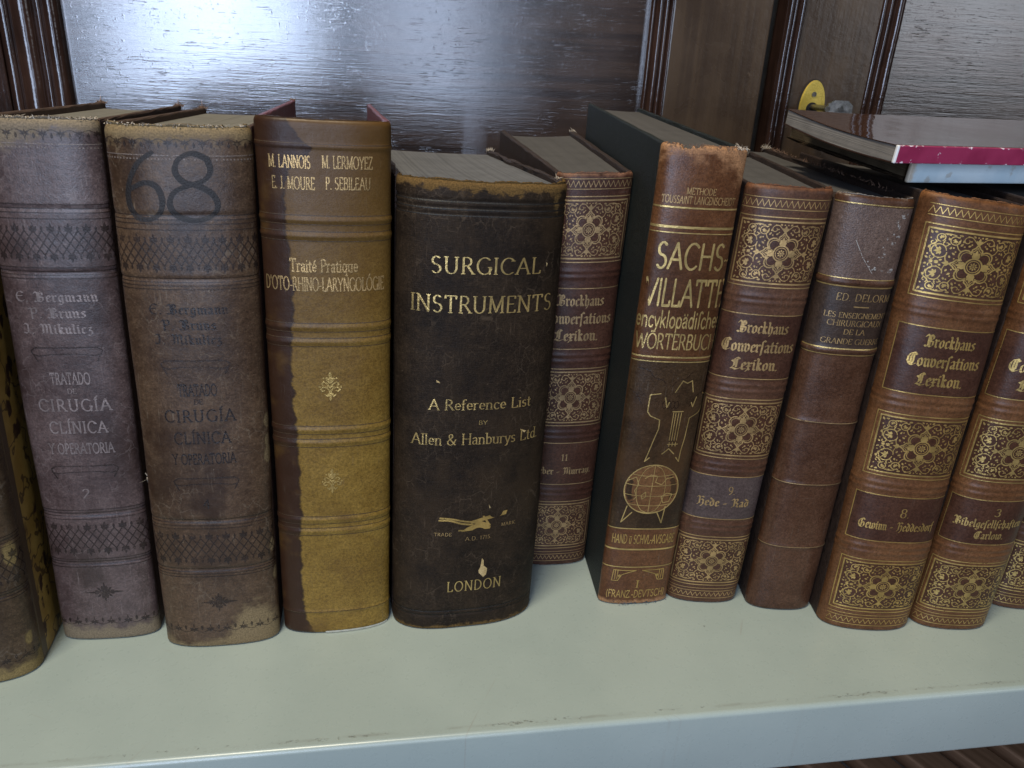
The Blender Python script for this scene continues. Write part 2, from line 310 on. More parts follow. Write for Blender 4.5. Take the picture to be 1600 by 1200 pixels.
# blackletter skeletons for a broad pen
def mn(x): return [(x - .07, .64), (x, .55), (x, .10), (x + .08, .01)]
F = {
'a': (.38, [[(.06, .53), (.16, .63), (.27, .54), (.27, .09), (.35, .01)], [(.27, .36), (.08, .24), (.08, .1), (.16, .01), (.27, .12)]]),
'b': (.42, [[(.03, 1.0), (.1, .9), (.1, .12), (.21, .0), (.33, .12), (.33, .5), (.22, .63), (.1, .5)]]),
'c': (.32, [[(.29, .53), (.2, .63), (.08, .52), (.08, .12), (.18, .0), (.29, .09)]]),
'd': (.42, [[(.04, .94), (.3, .68), (.33, .5), (.33, .12), (.21, .0), (.09, .12), (.09, .5), (.2, .62), (.33, .52)]]),
'e': (.34, [[(.09, .29), (.29, .43), (.29, .52), (.2, .63), (.09, .52), (.09, .12), (.19, .0), (.31, .1)]]),
'f': (.3, [[(.29, .9), (.2, 1.0), (.11, .88), (.11, -.2)], [(.02, .6), (.26, .6)]]),
'\u017f': (.26, [[(.29, .9), (.2, 1.0), (.11, .88), (.11, -.22)], [(.04, .6), (.12, .6)]]),
'g': (.40, [[(.31, .55), (.2, .63), (.09, .52), (.09, .14), (.19, .02), (.31, .13)], [(.31, .62), (.31, -.14), (.2, -.26), (.05, -.18)]]),
'h': (.41, [[(.03, 1.0), (.1, .9), (.1, .10), (.17, .01)], [(.1, .5), (.22, .63), (.32, .52), (.32, .1), (.2, -.2)]]),
'i': (.22, [mn(.1), [(.09, .84), (.14, .8)]]), 'l': (.22, [[(.03, 1.0), (.1, .9), (.1, .10), (.18, .01)]]),
'k': (.38, [[(.03, 1.0), (.1, .9), (.1, .10), (.17, .01)], [(.1, .42), (.22, .63), (.3, .54), (.13, .36)], [(.14, .36), (.25, .12), (.34, .01)]]),
'm': (.64, [mn(.1), [(.1, .5), (.22, .63), (.32, .54), (.32, .10), (.38, .02)], [(.32, .5), (.44, .63), (.54, .54), (.54, .10), (.61, .02)]]),
'n': (.42, [mn(.1), [(.1, .5), (.22, .63), (.32, .54), (.32, .10), (.39, .02)]]),
'o': (.42, [[(.21, .63), (.09, .52), (.09, .12), (.21, .0), (.33, .12), (.33, .5), (.21, .63)]]),
'p': (.42, [[(.02, .64), (.1, .55), (.1, -.25)], [(.1, .5), (.21, .63), (.33, .5), (.33, .12), (.21, 0), (.1, .1)]]),
'r': (.31, [mn(.1), [(.1, .48), (.21, .63), (.29, .54)]]),
's': (.36, [[(.3, .55), (.2, .63), (.08, .5), (.29, .22), (.29, .1), (.17, .0), (.05, .09)]]),
't': (.3, [[(.11, .86), (.11, .12), (.2, .0), (.28, .07)], [(.01, .6), (.25, .6)]]),
'u': (.42, [mn(.1), mn(.32), [(.17, .01), (.32, .12)]]), 'v': (.40, [[(.02, .66), (.09, .55), (.09, .12), (.2, .0), (.32, .14), (.32, .5), (.2, .66)]]),
'w': (.62, [[(.02, .66), (.09, .55), (.09, .12), (.2, .0), (.31, .12)], [(.31, .62), (.31, .12), (.42, .0), (.54, .14), (.54, .5), (.42, .66)]]),
'x': (.36, [mn(.14), [(.14, .48), (.25, .62), (.32, .54)], [(.14, .12), (.02, -.12)], [(.03, .32), (.26, .32)]]),
'y': (.40, [mn(.1), [(.32, .64), (.32, .08), (.12, -.25)]]), 'z': (.36, [[(.06, .55), (.17, .63), (.28, .53), (.12, .34), (.29, .2), (.29, -.08), (.15, -.22), (.05, -.14)]]),
'B': (.68, [[(.02, .82), (.12, 1.0), (.24, .88), (.24, .12), (.12, .0), (.02, .1)], [(.24, .9), (.42, 1.0), (.55, .86), (.55, .68), (.3, .54), (.58, .42), (.58, .14), (.42, .0), (.24, .1)], [(.36, .9), (.36, .14)]]),
'C': (.66, [[(.6, .84), (.44, 1.0), (.22, .9), (.09, .62), (.09, .3), (.24, .06), (.42, .0), (.6, .14)], [(.36, .95), (.28, .7), (.28, .3), (.38, .08)], [(.44, .88), (.44, .2)]]),
'L': (.62, [[(.5, .88), (.36, 1.0), (.22, .86), (.22, .3), (.06, .08), (.16, .1), (.36, -.02), (.58, .1)], [(.22, .6), (.06, .72)], [(.36, .86), (.36, .16)]]),
'H': (.66, [[(.04, .84), (.16, 1.0), (.26, .86), (.26, .16), (.12, .0)], [(.26, .52), (.44, .66), (.56, .52), (.56, .1), (.4, -.18)], [(.26, .9), (.44, 1.0), (.58, .9)]]),
'K': (.66, [[(.04, .84), (.16, 1.0), (.26, .86), (.26, .1), (.1, .0)], [(.26, .9), (.42, 1.0), (.54, .86), (.36, .56), (.56, .4), (.48, .12), (.62, .0)]]),
'G': (.70, [[(.58, .86), (.42, 1.0), (.2, .88), (.08, .6), (.08, .3), (.22, .06), (.42, .0), (.58, .16), (.58, .46), (.44, .58), (.36, .46)], [(.32, .92), (.32, .12)]]),
'M': (.84, [[(.02, .84), (.12, 1.0), (.22, .86), (.22, .12), (.1, .0)], [(.22, .86), (.36, 1.0), (.46, .86), (.46, .1)], [(.46, .86), (.6, 1.0), (.7, .86), (.7, .12), (.8, .0)]]),
'E': (.60, [[(.54, .86), (.4, 1.0), (.18, .86), (.08, .6), (.08, .3), (.22, .04), (.4, .0), (.56, .14)], [(.12, .52), (.46, .56)]]),
'P': (.62, [[(.04, .86), (.16, 1.0), (.24, .86), (.24, -.1)], [(.24, .9), (.42, 1.0), (.56, .86), (.56, .56), (.4, .44), (.24, .54)]]),
'J': (.50, [[(.06, .86), (.2, 1.0), (.36, .9), (.36, .2), (.22, .0), (.06, .1)]]),
'.': (.2, [[(.08, .05), (.12, .02)]]), '-': (.34, [[(.05, .32), (.28, .36)]]), ' ': (.26, []),
'3': R['3'][:2], '8': R['8'][:2], '9': R['9'][:2], '1': R['1'][:2], '2': R['2'][:2], '4': R['4'][:2],
}
FONT = {'serif': (R, .125, .055, .12, 1), 'serif_light': (R, .105, .045, .12, 1), 'sans': (R, .11, .085, .2, 0), 'sans_bold': (R, .135, .065, .15, 0), 'nouveau': (R, .17, .06, .1, 1),
        'slab': (R, .15, .10, .1, 1), 'black': (F, .165, .045, .70, 0), 'hand': (R, .12, .11, 0, 0)}
def letters(text, font, u0, u1, v, h, track=0.06):
    tab, w, t, ang, ser = FONT[font]; x = 0; polys = []
    adv = [(tab.get(c) or R[c]) for c in text]
    tot = sum(a[0] + track for a in adv) - track
    sx = (u1 - u0) / tot
    k = sx / h                                            # keep the pen upright when the line is squeezed or stretched
    pen = nib(w * max(.55, min(1.3, k)) / k, t / max(.6, min(1, k)) , ang); thin = nib(t / k, t, 0)
    for g in adv:
        q = sweep([[(a + x, b) for a, b in s] for s in g[1]], pen)
        if ser and len(g) > 2:
            for sx_, sy_ in g[2]: q += sweep([[(x + sx_ - .10, sy_), (x + sx_ + .10, sy_)]], thin)
        polys += q; x += g[0] + track
    return [[(u0 + a * sx, v + b * h) for a, b in p] for p in polys]
def smooth_path(p, n=6):
    o = []
    for i in range(len(p) - 1):
        a, b_, c, d = p[max(0, i - 1)], p[i], p[i + 1], p[min(len(p) - 1, i + 2)]
        for k in range(n):
            t = k / n; o.append(tuple(.5 * ((2 * b_[j]) + (c[j] - a[j]) * t + (2 * a[j] - 5 * b_[j] + 4 * c[j] - d[j]) * t * t + (3 * b_[j] - a[j] - 3 * c[j] + d[j]) * t ** 3) for j in (0, 1)))
    return o + [p[-1]]
def rule(pts, w, seg=0.0012):
    return sweep([pts], nib(w, w, 0, 6), seg)
def hline(u0, u1, v, w): return rule([(u0, v), (u1, v)], w)
def frame(u0, u1, v0, v1, w): return rule([(u0, v0), (u1, v0), (u1, v1), (u0, v1), (u0, v0)], w)
def disc(cx, cy, r, n=10): return [arc(cx, cy, r, r, 0, 360, n)[:-1]]
def blob(cx, cy, rx, ry, rot=0, n=10):
    c, s = math.cos(rot), math.sin(rot)
    return [[(cx + c * rx * math.cos(a) - s * ry * math.sin(a), cy + s * rx * math.cos(a) + c * ry * math.sin(a)) for a in [2 * math.pi * i / n for i in range(n)]]]
def leafp(cx, cy, L, wd, rot, n=5):
    c, s = math.cos(rot), math.sin(rot); pts = []
    prof = [(i / n, math.sin(math.pi * (i / n) ** 0.8)) for i in range(n + 1)]
    q = [(L * t, wd * y) for t, y in prof] + [(L * t, -wd * y) for t, y in prof[-2:0:-1]]
    return [[(cx + c * a - s * b, cy + s * a + c * b) for a, b in q]]
def spiral(cx, cy, r0, r1, a0, a1, n=16):
    return [(cx + (r0 + (r1 - r0) * i / n) * math.cos(math.radians(a0 + (a1 - a0) * i / n)), cy + (r0 + (r1 - r0) * i / n) * math.sin(math.radians(a0 + (a1 - a0) * i / n))) for i in range(n + 1)]
def sym4(polys):
    return [[(sx * a, sy * b) for a, b in p] for p in polys for sx in (1, -1) for sy in (1, -1)]
def xf(polys, cx, cy, sx, sy): return [[(cx + a * sx, cy + b * sy) for a, b in p] for p in polys]
def arabesque(K=.70):
    """oblong panel (-1..1 both ways, drawn K : 1) with a rosette in a lobed star, palmettes, vine circles at the sides and corner scrolls"""
    w = .030; P = []
    def ln(pts, k=1.0): return sweep([pts], nib(w * k, w * k, 0, 6), .08)
    def rnd(q): return [[(a * K, b) for a, b in p] for p in q]
    C = ln(arc(0, 0, .26, .26, 0, 360, 24), 1.6) + ln(arc(0, 0, .19, .19, 0, 360, 18), .9) + disc(0, 0, .03)
    for k in range(8): a = k * math.pi / 4; C += leafp(.04 * math.cos(a), .04 * math.sin(a), .10, .026, a)
    star = []
    for k in range(4):
        c, s_ = math.cos(k * math.pi / 2), math.sin(k * math.pi / 2)
        star += [(c * x - s_ * y, s_ * x + c * y) for x, y in ((.72, 0), (.61, .07), (.55, .15), (.45, .17), (.50, .26), (.50, .36), (.45, .45), (.36, .50), (.26, .50), (.17, .45), (.15, .55), (.07, .61))]
    star.append(star[0]); C += ln(star, 1.6) + ln([(x * .87, y * .87) for x, y in star], .8)
    for k in range(4):
        a = k * math.pi / 2
        for da, L in ((0, .28), (.5, .22), (-.5, .22), (1.0, .15), (-1.0, .15)): C += leafp(.28 * math.cos(a), .28 * math.sin(a), L, .060, a + da)
        C += leafp(.74 * math.cos(a), .74 * math.sin(a), .20, .045, a) + leafp(.74 * math.cos(a), .74 * math.sin(a), .15, .035, a + .7) + leafp(.74 * math.cos(a), .74 * math.sin(a), .15, .035, a - .7)
    P += rnd(C)
    Q = []
    def vine(cx, cy, r, a0):
        q = ln(spiral(cx, cy, r, r * .82, a0, a0 + 330, 18))
        for d in (-1.5, -.8, 0, .8, 1.5): q += leafp(cx - .02, cy, r * (.78 - .14 * abs(d)), r * .17, a0 * math.pi / 180 + 2.6 + d)
        return q
    Q += vine(1.08, .38, .24, 200) + vine(1.10, .80, .13, -90) + vine(.70, .76, .15, 160)
    Q += ln(spiral(.34, .80, .13, .04, 100, -220), .9) + ln(spiral(.92, .62, .11, .03, 60, -280), .9) + ln(spiral(1.30, .62, .10, .03, 120, 440), .9) + ln(spiral(1.26, .14, .11, .03, 90, 400), .9)
    Q += ln([(.48, .44), (.56, .50), (.62, .62), (.58, .76)]) + ln([(.70, 0), (.84, .06), (.88, .20), (.86, .34)]) + ln([(0, .70), (.10, .80), (.22, .92), (.36, .95)]) + ln([(1.32, .30), (1.36, .5), (1.22, .62), (1.16, .7)]) + ln([(.70, .92), (.9, .95), (1.04, .92)])
    for (cx, cy, L, a) in ((.50, .93, .13, .1), (.84, .90, .12, .5), (1.36, .88, .13, 1.0), (1.22, .94, .11, .1), (.13, .93, .10, .6), (.52, .60, .12, 2.2), (.62, .30, .12, .6), (.80, .46, .10, 2.0), (1.34, .08, .10, .5), (.94, .10, .10, -.4), (.46, .72, .10, 1.6), (.86, .74, .10, 1.2), (1.38, .40, .10, 1.6), (.30, .62, .10, 2.6), (.74, .18, .10, 1.1), (1.02, .02, .14, 0), (1.18, .02, .12, 0)): Q += leafp(cx, cy, L, .032, a)
    for (cx, cy) in ((.20, .70), (.40, .60), (.62, .18), (.62, .40), (.84, .62), (1.0, .66), (1.38, .74), (.96, .92), (.06, .95), (.24, .80), (.78, .04), (1.2, .5), (1.38, .22), (1.06, .14), (.70, .52), (.60, .88)): Q += disc(cx, cy, .026, 7)
    P += sym4(rnd(Q))
    return P
ARAB = union(arabesque())

# ------------------------------------------------------------------ books
NEXP = 2.4
BK = {
'b0': dict(x=-0.2015, y=-0.0830, yaw=0.0500, lean=0.0220, w=0.0580, h=0.2420, d=0.1650, tilt=0.0, wl=0.0, wr=0.0, hb=0.0, hr=0.0, b=0.014),
'b1': dict(x=-0.1454, y=-0.0614, yaw=0.0018, lean=0.0249, w=0.0480, h=0.2634, d=0.1570, tilt=0.0034, wl=0.0, wr=-0.0024, hb=-0.0042, hr=0.0001, b=0.007),
'b2': dict(x=-0.0871, y=-0.0694, yaw=-0.0046, lean=0.0164, w=0.0579, h=0.2631, d=0.1720, tilt=-0.0058, wl=-0.0024, wr=-0.0024, hb=-0.0049, hr=0.0004, b=0.010),
'b3': dict(x=-0.0276, y=-0.0638, yaw=0.0310, lean=0.0124, w=0.0571, h=0.2675, d=0.1679, tilt=0.0080, wl=-0.0033, wr=-0.0054, hb=-0.0031, hr=-0.0003, b=0.010),
'b4': dict(x=0.0425, y=-0.0583, yaw=0.0781, lean=0.0133, w=0.0801, h=0.2444, d=0.1657, tilt=0.0062, wl=-0.0015, wr=-0.0014, hb=-0.0050, hr=-0.0010, b=0.018),
'b5': dict(x=0.1053, y=-0.0158, yaw=-0.0047, lean=0.0161, w=0.0405, h=0.2432, d=0.1653, tilt=0.0150, wl=0.0074, wr=0.0060, hb=0.0057, hr=0.0009, b=0.008),
'b6': dict(x=0.1447, y=-0.0594, yaw=-0.0482, lean=0.0157, w=0.0420, h=0.2623, d=0.1857, tilt=0.0188, wl=-0.0020, wr=-0.0035, hb=0.0066, hr=-0.0005, b=0.006),
'b7': dict(x=0.1879, y=-0.0589, yaw=-0.1650, lean=0.0272, w=0.0422, h=0.2460, d=0.1392, tilt=0.0260, wl=0.0, wr=-0.0005, hb=0.0017, hr=-0.0002, b=0.009),
'b8': dict(x=0.2325, y=-0.0699, yaw=-0.1280, lean=0.0131, w=0.0388, h=0.2434, d=0.2029, tilt=0.0081, wl=-0.0050, wr=-0.0057, hb=0.0024, hr=-0.0008, b=0.009),
'b9': dict(x=0.2769, y=-0.0892, yaw=-0.1526, lean=0.0126, w=0.0535, h=0.2451, d=0.1698, tilt=-0.0281, wl=-0.0003, wr=-0.0007, hb=-0.0007, hr=-0.0023, b=0.012),
'b10': dict(x=0.3287, y=-0.0936, yaw=-0.1351, lean=0.0192, w=0.0453, h=0.2450, d=0.1700, tilt=0.0034, wl=-0.0006, wr=0.0, hb=0.0, hr=0.0, b=0.012),
'b11': dict(x=0.3894, y=-0.0830, yaw=-0.1200, lean=0.0190, w=0.0470, h=0.2450, d=0.1650, tilt=0.0, wl=0.0, wr=0.0, hb=0.0, hr=0.0, b=0.010),
}
class Book:
    made = {}
    def __init__(s, key, name, label, cat='book', group=None):
        s.p = BK[key]; p = s.p; Book.made[key] = s
        th = np.linspace(np.pi, 0, 600); c, q = np.cos(th), np.sin(th)
        s.px = p['w'] / 2 * np.sign(c) * np.abs(c) ** (2 / NEXP); s.py = -p['b'] * np.abs(q) ** (2 / NEXP)
        L = np.concatenate([[0], np.cumsum(np.hypot(np.diff(s.px), np.diff(s.py)))]); s.L = L - L[-1] / 2; s.half = L[-1] / 2
        tx, ty = np.gradient(s.px, s.L), np.gradient(s.py, s.L); n = np.hypot(tx, ty); s.nx, s.ny = ty / n, -tx / n     # outward
        s.ridges = []; s.jag = (0.0, 0.0); s.roll = 0.0022; s.dents = []
        s.root = empty(name, (p['x'], p['y'], 0), label, cat, group, p['yaw'])
        s.rs = np.random.RandomState(sum(map(ord, key)))
        s.tab = s.rs.rand(64)
    def deform(s, X, Y, Z):
        p = s.p; X, Y, Z = np.broadcast_arrays(np.asarray(X, float), np.asarray(Y, float), np.asarray(Z, float))
        q = np.clip(Y / p['d'], 0, 1); k = X / (p['w'] / 2)
        z = Z * (1 + (p['hr'] * k + p['hb'] * q) / p['h'])
        x = X + np.where(X > 0, p['wr'], p['wl']) * q * k + z * math.tan(p['lean']); y = Y - z * math.tan(p['tilt'])
        return np.stack([x, y, z], -1)
    def disp(s, u, v):
        d = np.zeros_like(u)
        for (v0, amp, wd, *o) in s.ridges:
            slope = o[0] if o else 0.0
            d = d + amp * np.exp(-((v - v0 - slope * u) / wd) ** 2)
        r, h = s.roll, s.p['h']
        t = np.clip((v - (h - r)) / r, 0, 1); d = d - r * 0.8 * (1 - np.sqrt(np.maximum(0, 1 - t * t)))
        t = np.clip((0.0016 - v) / 0.0016, 0, 1); d = d - 0.0010 * (1 - np.sqrt(np.maximum(0, 1 - t * t)))
        d = d + 0.00025 * np.sin(u * 140 + s.tab[0] * 6) * np.sin(v * 55 + s.tab[1] * 6)
        return d
    def surf(s, u, v, off=0.0):
        u, v = np.asarray(u, float), np.asarray(v, float)
        d = s.disp(u, v) + off
        X = np.interp(u, s.L, s.px) + np.interp(u, s.L, s.nx) * d; Y = np.interp(u, s.L, s.py) + np.interp(u, s.L, s.ny) * d
        Y = np.minimum(Y, 0.0) if np.ndim(Y) else min(Y, 0.0)
        return s.deform(X, Y, v)
    def jagf(s, u, amp, k0):
        t = s.tab; r = 0
        for i, f in enumerate((180, 420, 900, 1900, 3300)): r = r + np.sin(u * f + t[k0 + i] * 6.28) / (1 + i * .55)
        return amp * r / 2
    def spine(s, mat, nu=90, nv=360, wear=(0.008, 0.006, 0.0025), spots=(), tide=None, thick=0.0019, gain=(1.0, 1.0, 0.6)):
        h = s.p['h']; u = np.linspace(-s.half, s.half, nu); u = s.half * np.sign(u) * (np.abs(u) / s.half) ** 0.92
        v = np.concatenate([[0, .0004, .0009, .0016], np.linspace(.003, h - .004, nv), h - s.roll * np.array([.85, .6, .4, .22, .1, 0])]) if s.roll < .0045 else np.linspace(0, h, nv + 10)
        U, V = np.meshgrid(u, v); top = np.clip((V - (h - .010)) / .010, 0, 1); bot = np.clip((.006 - V) / .006, 0, 1)
        jt = s.jagf(U, s.jag[0], 2); jt = np.minimum(jt, 0.0004); V2 = V + jt * top ** 2 + np.maximum(0, s.jagf(U, s.jag[1], 9)) * bot ** 2
        rows = [s.surf(U[i], V2[i]) for i in range(len(v))]; uvr = [np.stack([U[i], V2[i]], -1) for i in range(len(v))]
        wr = []
        for i in range(len(v)):
            a = gain[0] * np.exp(-(h - V[i]) / wear[0]) + gain[1] * np.exp(-V[i] / wear[1]) + gain[2] * np.exp(-(s.half - np.abs(U[i])) / wear[2])
            for (su, sv, sr, sk) in spots: a = a + sk * np.exp(-(((U[i] - su) / sr) ** 2 + ((V[i] - sv) / (sr * 2)) ** 2))
            wr.append(a)
        ui = u * (1 - thick / s.half * .9); base_v = V2[-1]
        for dz, o in ((-.0001, -thick * .5), (-.0009, -thick), (-.006, -thick), (-.014, -thick)):
            d = s.surf(ui, np.full(nu, h - .02), o); X = d[:, 0]; rows.append(np.stack([d[:, 0], d[:, 1], base_v + dz], -1)); 
            q = s.deform(np.interp(ui, s.L, s.px) + np.interp(ui, s.L, s.nx) * o, np.minimum(0, np.interp(ui, s.L, s.py) + np.interp(ui, s.L, s.ny) * o), base_v + dz); rows[-1] = q
            uvr.append(np.stack([ui, base_v - dz], -1)); wr.append(np.full(nu, 1.2))
        first = []
        vs = np.concatenate(rows); uvs = np.concatenate(uvr); wv = np.concatenate(wr); nr = len(rows)
        fs = [(i * nu + j, i * nu + j + 1, (i + 1) * nu + j + 1, (i + 1) * nu + j) for i in range(nr - 1) for j in range(nu - 1)]
        at = {'wear': wv}
        if tide: at['tide'] = np.interp(uvs[:, 1], [a for a, b in tide], [b for a, b in tide])
        s.sp = mesh_obj('spine', vs, fs, mat, s.root, True, uvs, at)
        return s.sp
    def covers(s, mat_l, mat_r, t=0.0028, over=0.0, front=0.0004, zl=0.0, zr=0.0, fray=.00012):
        w, d, h = s.p['w'], s.p['d'], s.p['h']
        for sx, m, dz in ((-1, mat_l, zl), (1, mat_r, zr)):
            x0, x1 = sorted((sx * (w / 2 - 0.0001), sx * (w / 2 - t)))
            bm = box_bm(x0, x1, front, d, 0, h - .0006 + dz, t * .28, 2)
            bmesh.ops.subdivide_edges(bm, edges=[e for e in bm.edges if e.calc_length() > .1], cuts=14, use_grid_fill=True)
            co_ = np.array([v.co[:] for v in bm.verts]); q = s.deform(co_[:, 0], co_[:, 1], co_[:, 2])
            jit = s.rs.randn(len(q)) * fray
            for v, c, j in zip(bm.verts, q, jit):
                v.co = c
                if c[2] > h * .97 or c[1] > d * .97: v.co += Vector((j, j, j * .6))
            bm_obj('cover', bm, m, s.root)
    def pages(s, mat, inset=0.0035, t=0.0028, back=0.004, sag=0.0):
        w, d, h, b = s.p['w'], s.p['d'], s.p['h'], s.p['b']; x = w / 2 - t - .0002
        n = 30; xs = np.linspace(-x, x, n); f = -(b - .0031) * np.maximum(0, 1 - (np.abs(xs) / x) ** 2.4) ** (1 / 2.4)
        bk = d - back - .010 * (1 - (xs / x) ** 2) * .6; m = 10
        top, bot = [], []
        for i in range(n):
            for j in range(m):
                y = f[i] + (bk[i] - f[i]) * j / (m - 1); zt = h - inset - sag * math.sin(math.pi * j / (m - 1)) * (1 - abs(xs[i] / x))
                top.append((xs[i], y, zt)); bot.append((xs[i], y, .0015))
        T = np.array(top); Bm = np.array(bot); V = np.concatenate([s.deform(*T.T), s.deform(*Bm.T)]); N = n * m
        fs = []
        for i in range(n - 1):
            for j in range(m - 1):
                a = i * m + j; fs.append((a, a + m, a + m + 1, a + 1)); fs.append((N + a, N + a + 1, N + a + m + 1, N + a + m))
        for i in range(n - 1):
            a = i * m; fs.append((a, N + a, N + a + m, a + m)); a = i * m + m - 1; fs.append((a, a + m, N + a + m, N + a))
        for j in range(m - 1):
            a = j; fs.append((a, a + 1, N + a + 1, N + a)); a = (n - 1) * m + j; fs.append((a, N + a, N + a + 1, a + 1))
        return mesh_obj('page_block', V, fs, mat, s.root)
    def ink(s, name, polys, mat, off=0.00010, pre=None, gap=(.0012, .006)):
        if not pre:                                      # each line of writing, each rule, each motif becomes a part of its own
            groups = [polys]
            for ax, g in ((1, gap[0]), (0, gap[1])):
                new = []
                for G in groups:
                    G = sorted(G, key=lambda p: min(q[ax] for q in p)); cur, hi = [], None
                    for p in G:
                        lo = min(q[ax] for q in p)
                        if hi is not None and lo > hi + g: new.append(cur); cur, hi = [], None
                        cur.append(p); hi = max(q[ax] for q in p) if hi is None else max(hi, max(q[ax] for q in p))
                    new.append(cur)
                groups = new
            if len(groups) > 1: return [s.ink(name, G, mat, off, None, (9, 9)) for G in groups]
        vs, fs = pre if pre else union(polys)
        A = np.array(vs); ok = np.abs(A[:, 0]) < s.half * .985
        fs = [f for f in fs if all(ok[i] for i in f)]
        A[:, 0] = np.clip(A[:, 0], -s.half, s.half)
        P = s.surf(A[:, 0], A[:, 1], off)
        fl = []
        for f in fs:
            a, b, c = A[f[0]], A[f[1]], A[f[2]]
            fl.append(f if (b[0] - a[0]) * (c[1] - a[1]) - (b[1] - a[1]) * (c[0] - a[0]) > 0 else f[::-1])
        return mesh_obj(name, P, fl, mat, s.sp, True, A)
    def patch(s, name, u0, u1, v0, v1, mat, off=0.00005, nu=40, nv=30):
        u = np.linspace(u0, u1, nu); v = np.linspace(v0, v1, nv); U, V = np.meshgrid(u, v)
        P = s.surf(U.ravel(), V.ravel(), off)
        fs = [(i * nu + j, i * nu + j + 1, (i + 1) * nu + j + 1, (i + 1) * nu + j) for i in range(nv - 1) for j in range(nu - 1)]
        return mesh_obj(name, P, fs, mat, s.sp, True, np.stack([U.ravel(), V.ravel()], -1), {'wear': np.zeros(nu * nv)})
mm = 0.001

# ------------------------------------------------------------------ setting: room wall, shelf, cabinet doors, slatted boards below
def lacquer():
    m, nt, P, O = new_mat('dark lacquered wood'); v = coords(nt, 'Object')
    g = noise(nt, v, 1, (7, 7, 260), 4, 0.62, dist=0.3); g2 = noise(nt, v, 1, (36, 36, 520), 3, 0.6); vt = noise(nt, v, 1, (240, 240, 5), 3, 0.6); big = noise(nt, v, 14, detail=3); sp = noise(nt, v, 420, detail=2)
    base = mix(nt, ramp(nt, math_(nt, 'ADD', math_(nt, 'MULTIPLY', g, .6), math_(nt, 'MULTIPLY', big, .4)), .38, .62), (0.020, 0.011, 0.0075), (0.048, 0.028, 0.019))
    setin(nt, P.inputs['Base Color'], base)
    setin(nt, P.inputs['Roughness'], math_(nt, 'ADD', 0.13, math_(nt, 'MULTIPLY', big, 0.15)))
    P.inputs['Specular IOR Level'].default_value = 1.0; P.inputs['IOR'].default_value = 1.78
    g3 = noise(nt, v, 1, (80, 80, 1000), 3, 0.6)
    h = math_(nt, 'ADD', math_(nt, 'ADD', math_(nt, 'MULTIPLY', g, .8), math_(nt, 'MULTIPLY', g3, .6)), math_(nt, 'ADD', math_(nt, 'MULTIPLY', g2, .8), math_(nt, 'MULTIPLY', vt, .10)))
    nb = bump(nt, h, 0.00009, 1.0)
    nb = bump(nt, ramp(nt, sp, .62, .80), 0.00005, 0.8, nb)
    cr = ramp(nt, math_(nt, 'ADD', math_(nt, 'MULTIPLY', g3, .65), math_(nt, 'MULTIPLY', noise(nt, v, 60, detail=3), .35)), .59, .67)
    setin(nt, P.inputs['Normal'], bump(nt, cr, 0.00004, 0.9, nb))
    return m
def lacquer_plain(name, c1, c2, rough=0.2):
    m, nt, P, O = new_mat(name); v = coords(nt, 'Object')
    g = noise(nt, v, 1, (160, 160, 6), 4, 0.6); big = noise(nt, v, 22, detail=3); sp = noise(nt, v, 160, detail=3)
    b = mix(nt, ramp(nt, math_(nt, 'ADD', math_(nt, 'MULTIPLY', g, .5), math_(nt, 'MULTIPLY', big, .5)), .38, .62), c1, c2)
    chip = ramp(nt, sp, .73, .77)
    setin(nt, P.inputs['Base Color'], mix(nt, math_(nt, 'MULTIPLY', chip, .5), b, (.12, .08, .05)))
    setin(nt, P.inputs['Roughness'], math_(nt, 'ADD', rough, math_(nt, 'MULTIPLY', big, .12))); P.inputs['Specular IOR Level'].default_value = 0.65
    setin(nt, P.inputs['Normal'], bump(nt, math_(nt, 'ADD', g, math_(nt, 'MULTIPLY', sp, 1.2)), 0.00016))
    return m
